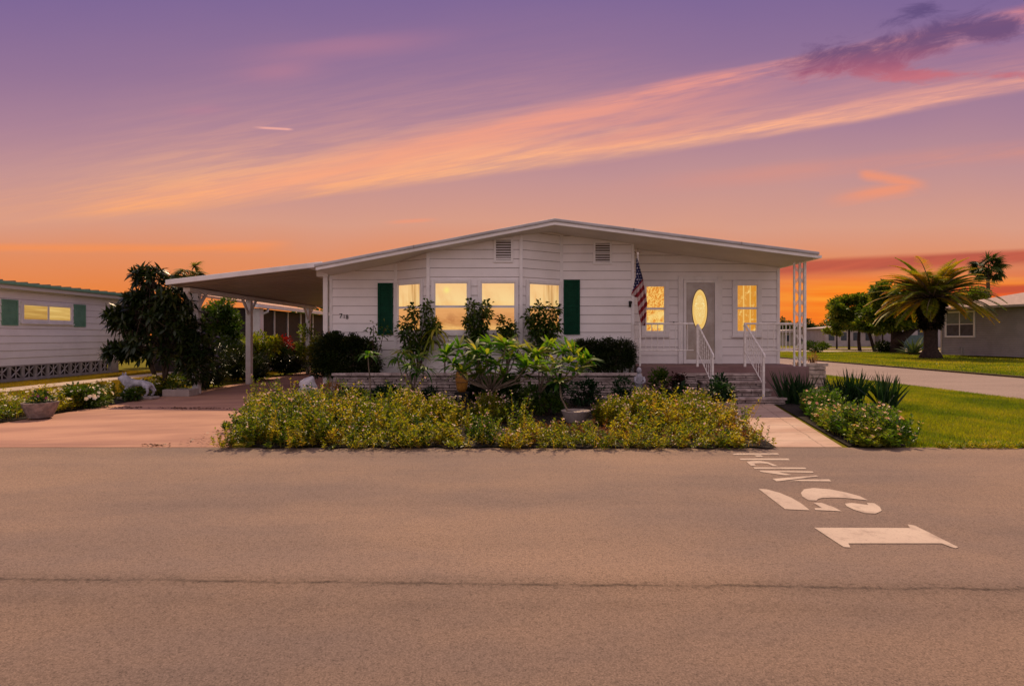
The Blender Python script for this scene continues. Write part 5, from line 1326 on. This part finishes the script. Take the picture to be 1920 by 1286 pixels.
# ------------------------------------------------------------------ grass
def grass(name, label, poly, n, hmin, hmax, wd, mat, avoid=None, patch=2.0):
    c = Cloud(); xy = scatter(poly, n)
    if avoid is not None: xy = xy[~inpoly(xy, avoid)]
    n = len(xy); P = np.column_stack([xy, np.full(n, .0)])
    D = np.column_stack([rng.normal(0, .45, (n, 2)), np.ones(n)]); D /= np.linalg.norm(D, axis=1, keepdims=True)
    h = rng.uniform(hmin, hmax, n); S = np.column_stack([rng.normal(0, 1, (n, 2)), np.zeros(n)]); S /= np.linalg.norm(S, axis=1, keepdims=True)
    V = np.empty((n, 3, 3)); V[:, 0] = P - S * wd / 2; V[:, 1] = P + S * wd / 2; V[:, 2] = P + D * h[:, None]
    r = np.clip(value_noise(xy, patch, 41) * .5 + value_noise(xy, patch * .3, 42) * .3 + rng.random(n) * .3 - .05, 0, 1)
    c._push(V.reshape(-1, 3), (np.arange(n)[:, None] * 3 + np.array([[0, 1, 2]])), np.repeat(r, 3), False)
    return tag(c.build(name, mat), label, 'grass', kind='stuff')
grass('grass', 'short green lawn right of the house between the flower bed and the side street', [(4.95, 7.0), (11.28, 7.0), (11.1, 24), (6.7, 24), (7.4, 12.5), (7.2, 10.6), (5.9, 9.4)], 210000, .03, .070, .011, L_GRASS, patch=1.1)
grass('grass', 'sunlit lawn across the side street around the date palm', [(17.1, 17), (22, 17), (42, 40), (42, 46), (17.1, 50)], 80000, .05, .10, .045, L_GRASS)
grass('grass', 'dry yellowish lawn between the left neighbour and the driveway', [(-15.1, 7.2), (-10.7, 7.2), (-9.4, 10), (-8.9, 13.8), (-8.6, 22), (-15.1, 22)], 120000, .03, .07, .013, L_GRASSDRY, avoid=[(-13.77, 8), (-12.73, 8), (-12.33, 22), (-13.32, 22)])
# small dead leaf drifts on the driveway
c = Cloud(); 
for (px, py, wd_, dp) in ((243, 766, .35, .05), (335, 767, .4, .05), (385, 768, .45, .05), (292, 838, .22, .02)):
    D0 = EYE * F / (py - CY); x0 = (px - CX) * D0 / F; n = 60 if py < 800 else 26
    P = np.column_stack([x0 + rng.normal(0, wd_ / 2, n), D0 + rng.normal(0, dp, n), .018 + rng.random(n) * .015]); c.leaves(P, np.column_stack([rng.normal(0, 1, (n, 2)), rng.normal(0, .2, n)]), .05, .02)
tag(c.build('leaf_litter', MATS['dry_leaf']), 'small drifts of dead leaves on the driveway concrete', 'leaf litter', kind='stuff')

# ------------------------------------------------------------------ the dark tree left of the driveway
def whorl_tree(name, label, loc, centre, rad, nwh, L, Wd, mat, trunk=BARK, per=9, blobs=None, stemsn=5):
    T = thing(name, label, 'tree', loc); c = Cloud(); s = MB(); b = Vector(loc); bl = blobs
    pts = []
    for k in range(nwh):
        bb = bl[rng.integers(0, len(bl))]; u = unit(1)[0]; rr = rng.random() ** .4
        p = np.array(bb[:3]) + u * rr * np.array(bb[3:]); ax = u * .8 + [0, 0, .45]
        pts.append(p); n = per; ax = ax / np.linalg.norm(ax); a = np.cross(ax, [.2, .9, .3]); a /= np.linalg.norm(a); q = np.cross(ax, a)
        ang = np.arange(n) * 6.283 / n * 1.0 + rng.random() * 6; el = rng.uniform(-.05, .75, n)
        D = (np.cos(ang) * np.cos(el))[:, None] * a + (np.sin(ang) * np.cos(el))[:, None] * q + np.sin(el)[:, None] * ax
        c.strips(np.tile(p, (n, 1)), D, L * rng.uniform(.7, 1.2, n), Wd, bend=.38, seg=3, rnd=np.clip(rng.random() * .6 + rng.random(n) * .4, 0, 1), prof=(.2, .95, .8, .05))
    for i in range(stemsn):
        a = 6.28 * i / stemsn; q = Vector(bl[i % len(bl)][:3])
        s.tube([b + Vector((math.cos(a) * .06, math.sin(a) * .06, 0)), b.lerp(q, .4) + Vector((math.cos(a) * .1, math.sin(a) * .1, .1)), q], [.045, .032, .012], 7)
    for p in pts[::3]:
        q = Vector(bl[rng.integers(0, len(bl))][:3]); s.tube([q, q.lerp(Vector(p), .6) + Vector((0, 0, -.04)), Vector(p)], [.014, .009, .004], 4)
    s.build('trunk', trunk, T, loc, smooth=True); c.build('crown', mat, T, loc); return T
def bl(px, py, D, r): q = W(px, py, D); return (q.x, q.y, q.z, *r)
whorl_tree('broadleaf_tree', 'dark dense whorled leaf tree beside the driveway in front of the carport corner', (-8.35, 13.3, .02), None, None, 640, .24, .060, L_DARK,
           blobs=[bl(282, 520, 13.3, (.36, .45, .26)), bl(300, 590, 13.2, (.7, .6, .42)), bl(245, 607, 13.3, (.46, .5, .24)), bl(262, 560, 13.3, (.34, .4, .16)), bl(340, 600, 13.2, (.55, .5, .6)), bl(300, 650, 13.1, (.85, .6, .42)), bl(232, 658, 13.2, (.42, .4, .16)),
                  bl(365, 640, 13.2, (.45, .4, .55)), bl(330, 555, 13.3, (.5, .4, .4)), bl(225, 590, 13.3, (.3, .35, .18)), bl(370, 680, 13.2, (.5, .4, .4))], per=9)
shrub('low_shrub', 'green leafy growth around the foot of the dark tree', 'shrub', (-8.05, 13.25, .02), (.45, .3, .28), 700, .08, .04, L_MID)
# planting along the far left side of the carport
shrub('bush', 'very dark dense bush behind the first carport post', 'shrub', (-8.2, 14.9, .02), (.62, .95, .74), 5600, .08, .045, L_DARK)
shrub('bush', 'dark bush low beside the second carport post', 'shrub', (-8.15, 17.0, .02), (.65, 1.0, .62), 4600, .08, .045, L_DARK)
shrub('bush', 'yellow green bush between the carport post and the screened porch', 'shrub', (-8.2, 18.3, .55), (.6, .6, .55), 1600, .12, .06, L_LIME, cz=.55)
shrub('bush', 'dark leafy bush below the red bracts beyond the carport', 'shrub', (-8.1, 19.9, .02), (.85, .7, .62), 3200, .09, .05, L_DARK, flowers=F_WHITE, fn=24)
shrub('croton_bush', 'bush tipped with bright red bracts beyond the carport', 'shrub', (-8.4, 20.2, .6), (.5, .5, .42), 520, .12, .05, L_RED, cz=.42)
shrub('bush', 'upright lime green bush right of the red bracts', 'shrub', (-7.55, 20.6, .3), (.55, .5, .85), 1700, .12, .06, L_LIME, cz=.8)
shrub('bush', 'dark bush at the far end of the carport by the house', 'shrub', (-6.6, 21.9, .02), (.95, .7, .9), 4200, .09, .05, L_DARK)
shrub('bush', 'tall dark bush behind the very dark one, towards the left house', 'shrub', (-9.1, 17.2, .02), (.8, 1.0, .85), 3600, .10, .055, L_DARK)
shrub('bush', 'mid green bush at the foot of the screened porch', 'shrub', (-9.0, 19.6, .02), (.7, 1.0, .62), 2800, .10, .055, L_MID)
shrub('bush', 'dark bush hiding the knee wall of the screened porch', 'shrub', (-8.7, 22.0, .02), (.9, 1.0, .62), 2800, .10, .055, L_DARK)
tree('small_tree', 'green rounded tree between the left house and the carport', (-10.2, 19, 0), [(-10.2, 19, 0), (-10.15, 19, .8), (-10.1, 19, 1.4)], [.09, .07, .06],
     [(-10.2, 19, 1.9, .9, .8, .7), (-9.6, 19.3, 1.5, .7, .6, .6), (-10.9, 19, 1.6, .7, .6, .6), (-9.9, 18.9, 2.4, .6, .6, .45)], 5200, .12, .07, L_MID)
tree('small_tree', 'bare branched pale tree at the far end of the carport', (-6.2, 24, 0), [(-6.2, 24, 0), (-6.25, 24, 1.0), (-6.3, 24, 1.7)], [.1, .08, .07],
     [(-6.7, 24, 2.6, .6, .5, .5), (-6.0, 24.2, 2.7, .5, .5, .4), (-7.1, 24, 2.2, .5, .4, .4)], 900, .12, .06, L_ORANGE, bark=PALEBARK)
tree('background_tree', 'broad green tree filling the gap behind the screened porch', (-11, 36, 0), [(-11, 36, 0), (-11, 36, 1.5), (-11, 36, 2.2)], [.25, .2, .15],
     [(-11, 36, 2.6, 2.6, 2, 1.0), (-14, 36, 2.4, 2.2, 2, .9), (-8, 37, 2.3, 2.2, 2, .9)], 4500, .30, .18, L_MID)

# fronds
def frond_palm(name, label, loc, centre, nf, Lf, leafL, leafW, mat, trunk_prof, trunk_mat, elmin=-.5, elmax=1.4, bend=1.3, pairs=34, skirt=None, cat='palm tree', petmat=None, bias=None):
    T = thing(name, label, cat, loc); s = MB(); s.lathe(trunk_prof, loc, 18); s.build('trunk', trunk_mat, T, loc, smooth=True)
    c = Cloud(); rb = MB(); C0 = Vector(centre)
    for i in range(nf):
        az = i * 2.399 + rng.normal(0, .15); t = (i + .5) / nf; el = elmin + (elmax - elmin) * t ** 1.15 + rng.normal(0, .08)
        if bias is not None: az = az
        d = Vector((math.cos(az) * math.cos(el), math.sin(az) * math.cos(el), math.sin(el))); p = C0 + d * .18; L = Lf * rng.uniform(.85, 1.1) * (1 - .15 * t)
        seg = 12; pts = [p.copy()]; ds = [d.copy()]; b_ = bend * rng.uniform(.75, 1.2)
        for k in range(seg):
            d = (d - Vector((0, 0, 1)) * (b_ / seg * (.4 + 1.2 * k / seg))).normalized(); p = p + d * (L / seg); pts.append(p.copy()); ds.append(d.copy())
        rb.tube(pts, [.035 * (1 - .85 * k / seg) * (Lf / 2.6) for k in range(seg + 1)], 4, cap=False)
        tt = np.linspace(.14, 1.0, pairs); A = np.array([tuple(q) for q in pts]); Dd = np.array([tuple(q) for q in ds]); idx = tt * seg
        P = np.stack([np.interp(idx, np.arange(seg + 1), A[:, k]) for k in range(3)], -1); DD = np.stack([np.interp(idx, np.arange(seg + 1), Dd[:, k]) for k in range(3)], -1)
        S = np.cross(DD, [0, 0, 1.0]); S /= (np.linalg.norm(S, axis=1, keepdims=True) + 1e-6); Nn = np.cross(S, DD)
        r0 = rng.random() * .6
        for sg in (-1, 1):
            DL = S * sg * .8 + DD * .65 + Nn * .35
            ll = leafL * np.sin(np.clip(tt, .05, .97) * math.pi * .9 + .25) + .04
            c.strips(P, DL, ll, leafW, bend=.5, seg=2, rnd=np.clip(r0 + rng.random(pairs) * .35 + tt * .15, 0, 1), prof=(.8, 1, .1), twist=.1)
    rb.build('rachis', petmat or PALEBARK, T, loc); c.build('fronds', mat, T, loc)
    if skirt:
        k = Cloud(); n = skirt[0]; z0, z1, r0 = skirt[1:4]; a = rng.random(n) * 6.28; zz = rng.uniform(z0, z1, n); rr = r0 * rng.uniform(.55, 1.0, n) * (1 - .45 * (z1 - zz) / (z1 - z0))
        P = np.column_stack([loc[0] + np.cos(a) * rr, loc[1] + np.sin(a) * rr, zz]); D = np.column_stack([np.cos(a), np.sin(a), rng.normal(-.1, .7, n)]); k.leaves(P, D, .30, .12); k.build('old_frond_skirt', L_SKIRT, T, loc)
    return T
pl_ = W(1745, 672, 34.5); pc_ = W(1748, 556, 34.5)
frond_palm('date_palm', 'stout date palm with arching yellow green fronds on the lawn before the grey house', (pl_.x, pl_.y, 0), (pc_.x, pc_.y, pc_.z - .15), 92, 3.6, .56, .07, L_PALM,
           [(.58, 0), (.62, .12), (.48, .38), (.37, .6), (.36, 1.6), (.40, 1.9), (.50, 2.3), (.58, 2.9), (.56, 3.5), (.4, 3.85), (.2, 4.0)], DARKBARK, elmin=-.1, elmax=1.12, bend=1.1, pairs=46, skirt=(1500, 1.9, 3.75, .80))
ps = W(1852, 560, 62)
def fan_palm(name, label, loc, H_, R_c, nleaf, mat, fanr, tr=.18):
    T = thing(name, label, 'palm tree', loc); s = MB(); s.tube([loc, (loc[0] + .1, loc[1], H_ * .5), (loc[0], loc[1], H_)], [tr * 1.2, tr, tr * .9], 9); s.build('trunk', BARK, T, loc, smooth=True)
    c = Cloud()
    for i in range(nleaf):
        u = unit(1)[0]; u[2] = u[2] * .75 + .15; u /= np.linalg.norm(u); p = np.array([loc[0], loc[1], H_]) + u * R_c * rng.uniform(.45, .75)
        n = 20; a = np.cross(u, [.1, .2, .95]); a /= np.linalg.norm(a); q = np.cross(u, a); ang = np.linspace(-2.0, 2.0, n)
        D = np.cos(ang)[:, None] * u + np.sin(ang)[:, None] * a + q * .15 + [0, 0, -.15]
        c.strips(np.tile(p, (n, 1)), D, fanr * rng.uniform(.8, 1.1, n), fanr * .13, bend=.6, seg=3, rnd=np.clip(np.full(n, rng.random()) + rng.normal(0, .1, n), 0, 1), prof=(.5, 1, .7, .05))
        c.strips(np.array([[loc[0], loc[1], H_ - .1]]), (p - np.array([loc[0], loc[1], H_ - .1]))[None], R_c * .6, .06, bend=0, seg=2)
    c.build('fronds', mat, T, loc); return T
fan_palm('fan_palm', 'tall slim fan palm rising behind the grey house', (ps.x, ps.y, 0), W(1850, 502, 62).z, 1.75, 44, L_SABAL, 1.05)
pp = W(352, 520, 27)
fan_palm('fan_palm', 'small bright palm crown behind the dark tree and carport', (pp.x, pp.y, 0), pp.z, 1.0, 34, leafmat('pale_palm_leaf', [(90, 96, 50), (130, 128, 74), (60, 70, 34)], .3), .55, .12)

# agave
q = W(1712, 662, 41); T = thing('agave', 'spiky grey green agave on the lawn left of the date palm', 'plant', (q.x, q.y, 0)); c = Cloud(); n = 60
a = rng.random(n) * 6.28; el = rng.uniform(.15, 1.3, n); c.strips(np.tile([q.x, q.y, .05], (n, 1)), np.column_stack([np.cos(a) * np.cos(el), np.sin(a) * np.cos(el), np.sin(el)]), rng.uniform(1.1, 1.7, n), .17, bend=.35, seg=4, prof=(.9, 1, .8, .5, .03)); c.build('leaves', L_AGAVE, T, (q.x, q.y, 0))
s = MB(); s.lathe([(.3, 0), (.25, .1), (.1, .2)], (q.x, q.y, 0), 10); s.build('base', BARK, T)

# oaks and other trees on the right
def T3(px, D, z): return ((px - CX) * D / F, D, z)
def oak(label, px, D, spec, trunk, tr, n, L, Wd, mat=L_OAK, group='trees beyond the side street'):
    base = T3(px, D, 0); blobs = []
    for (bx, by, rx, ry) in spec:
        q = W(bx, by, D); blobs.append((q.x, q.y + rng.normal(0, .5), q.z, rx * 1.22 * D / F, rx * D / F, ry * 1.3 * D / F))
    pts = [base] + [tuple(W(a, b, D)) for a, b in trunk]
    return tree('oak_tree', label, base, pts, tr, blobs, n, L, Wd, mat, bark=DARKBARK, group=group, lumps=20, lump=.27)
oak('large live oak with a thick forked trunk directly behind the date palm', 1682, 46, [(1690, 560, 40, 26), (1655, 580, 38, 24), (1725, 590, 34, 20), (1668, 605, 40, 16), (1650, 545, 26, 14), (1712, 545, 26, 14)], [(1682, 640), (1680, 612)], [.55, .46, .36], 14000, .27, .17)
s_ = thing('leaning_oak_limb', 'heavy dark tree limb leaning right beside the date palm trunk', 'tree', T3(1684, 45.5, 0)); s = MB(); s.tube([W(1682, 645, 45.5), W(1690, 634, 45.5), W(1712, 616, 45.5), W(1745, 598, 45.5)], [.42, .34, .27, .2], 10); s.build('trunk', DARKBARK, s_, smooth=True)
c = Cloud(); bush_cloud(c, tuple(W(1740, 590, 45.5)), (1.4, 1.0, .8), 900, .24, .15); c.build('crown', L_OAK, s_)
oak('green spreading tree with two slim trunks left of the live oak', 1612, 52, [(1600, 575, 30, 18), (1632, 580, 30, 22), (1580, 590, 24, 14), (1612, 600, 34, 16), (1568, 582, 14, 10), (1620, 562, 26, 10)], [(1610, 640), (1611, 615)], [.17, .14, .12], 11000, .26, .16)
oak('tree with a slanting slim trunk in front of the pale buildings', 1640, 50, [(1640, 590, 24, 16), (1622, 608, 22, 12), (1650, 612, 24, 12)], [(1632, 632), (1622, 605)], [.15, .12, .1], 6500, .26, .16)
oak('rounded tree behind the tip of the porch column', 1592, 58, [(1592, 600, 24, 18), (1575, 608, 16, 12)], [(1592, 636), (1592, 618)], [.13, .11, .1], 4500, .28, .17)
oak('small pale green tree in front of the far mobile homes', 1569, 60, [(1567, 620, 13, 7), (1578, 622, 9, 6)], [(1569, 640), (1569, 630)], [.09, .08, .06], 800, .26, .16, mat=L_LIME)
oak('yellowish small tree right of the live oak trunk', 1655, 58, [(1655, 618, 14, 9), (1645, 612, 10, 7)], [(1655, 640), (1655, 628)], [.09, .08, .06], 800, .26, .16, mat=L_LIME)
oak('dark tree top showing between the date palm fronds and the fan palm', 1822, 56, [(1820, 556, 26, 14), (1842, 565, 16, 10), (1790, 560, 26, 14)], [(1822, 620), (1822, 590)], [.3, .25, .2], 3000, .26, .16)
for i, (px, top, D, r) in enumerate([(1468, 590, 95, 14), (1490, 604, 98, 12), (1512, 598, 92, 13), (1530, 606, 96, 14), (1552, 600, 93, 16), (1700, 598, 95, 24), (1740, 600, 96, 22), (1455, 604, 99, 14), (1575, 606, 97, 16), (1760, 602, 94, 20)]):
    lab = ['rounded far tree seen just right of the house wall corner', 'low far tree between the porch balusters', 'far tree top seen through the lattice column', 'far tree just right of the lattice column', 'bushy far tree left of the oaks',
           'far tree mass behind the live oak', 'far tree mass behind the date palm trunk', 'far tree half hidden by the house wall corner', 'far tree behind the small pale tree', 'far tree at the far corner of the grey house'][i]
    ht = EYE + (CY - top) * D / F; R = r * D / F
    b = T3(px, D, 0); tree('distant_tree', lab, b, [b, (b[0], b[1], ht * .45)], [.16, .1], [(b[0], b[1], ht * .62, R * 1.2, R, ht * .40), (b[0] + R * .9, b[1], ht * .45, R, R, ht * .36), (b[0] - R * .9, b[1], ht * .42, R, R, ht * .36)], 1700, .42, .26, L_FAR, group='distant trees', lumps=10)
# shrubs at right middle distance
shrub('bush', 'dark low bush beside the live oak trunk', 'shrub', T3(1660, 47, 0), (1.2, .8, .55), 900, .22, .12, L_DARK)
shrub('bush', 'dry pinkish shrub sprawling behind the stone pedestal', 'shrub', (8.55, 16.2, .0), (.5, .6, .36), 900, .07, .03, leafmat('dry_pink_leaf', [(120, 84, 50), (150, 110, 70), (110, 104, 44)], .3), stems=6)
shrub('bush', 'flat topped yellow green hedge beyond the porch corner', 'shrub', T3(1527, 46, 0), (1.4, .8, .55), 1600, .16, .09, L_MID)
shrub('pedestal_plant', 'dry twiggy plant standing on the stone pedestal', 'plant', (7.5, 13.9, .73), (.16, .16, .16), 160, .06, .02, MATS['dry_pink_leaf'], stems=4)

# far mobile homes
FW = pm('far_white_wall', (.44, .38, .38, 1), .6, (.36, .31, .31, 1), 1.5)
for i, (px0, px1, y_, D, colr, lab) in enumerate([(1548, 1640, 617, 74, FW, 'long pale mobile home far beyond the side street'), (1646, 1694, 613, 78, pm('far_tan_wall', (.34, .26, .22, 1), .7, (.28, .22, .19, 1), 1), 'low tan building far behind the slanting tree'),
                                                  (1690, 1764, 606, 70, pm('far_lilac_wall', (.40, .36, .40, 1), .6, (.32, .29, .32, 1), 1), 'pale lilac house between the live oak and the date palm'), (1440, 1542, 624, 80, pm('far_cream_wall', (.42, .38, .30, 1), .6, (.34, .3, .25, 1), 1), 'cream low building seen through the porch railing')]):
    x0, x1 = (px0 - CX) * D / F, (px1 - CX) * D / F; zt = EYE + (CY - y_) * D / F
    T = thing('distant_house', lab, 'house', ((x0 + x1) / 2, D, 0), 'distant houses')
    s = MB(); s.box(x0, x1, D, D + 5, 0, zt); s.build('wall', colr, T)
    s = MB(); s.prism([(x0 - .3, zt), (x1 + .3, zt), (x1 + .3, zt + .12), ((x0 + x1) / 2, zt + .5), (x0 - .3, zt + .12)], D - .4, D + 5.4); s.build('roof', pm('far_roof', (.40, .34, .32, 1), .7), T)
    n = max(2, int((x1 - x0) / 1.6))
    for k in range(n):
        xa = x0 + (k + .25) * (x1 - x0) / n
        s = MB(); s.box(xa, xa + .75, D - .03, D - .001, zt * .35, zt * .8); s.build('window', DARKGLASS, T)
T = thing('board_fence', 'teal board fence behind the agave', 'fence', T3(1715, 60, 0)); s = MB()
x = T3(1686, 60, 0)[0]
while x < T3(1742, 60, 0)[0]: s.box(x, x + .15, 60, 60.03, .05, 1.5); x += .165
s.build('boards', pm('teal_boards', (.10, .17, .18, 1), .7, (.07, .12, .13, 1), 3), T)
s = MB(); s.box(T3(1686, 60, 0)[0], T3(1742, 60, 0)[0], 60.031, 60.09, .4, .5); s.box(T3(1686, 60, 0)[0], T3(1742, 60, 0)[0], 60.031, 60.09, 1.1, 1.2); s.build('rail', BARK, T)
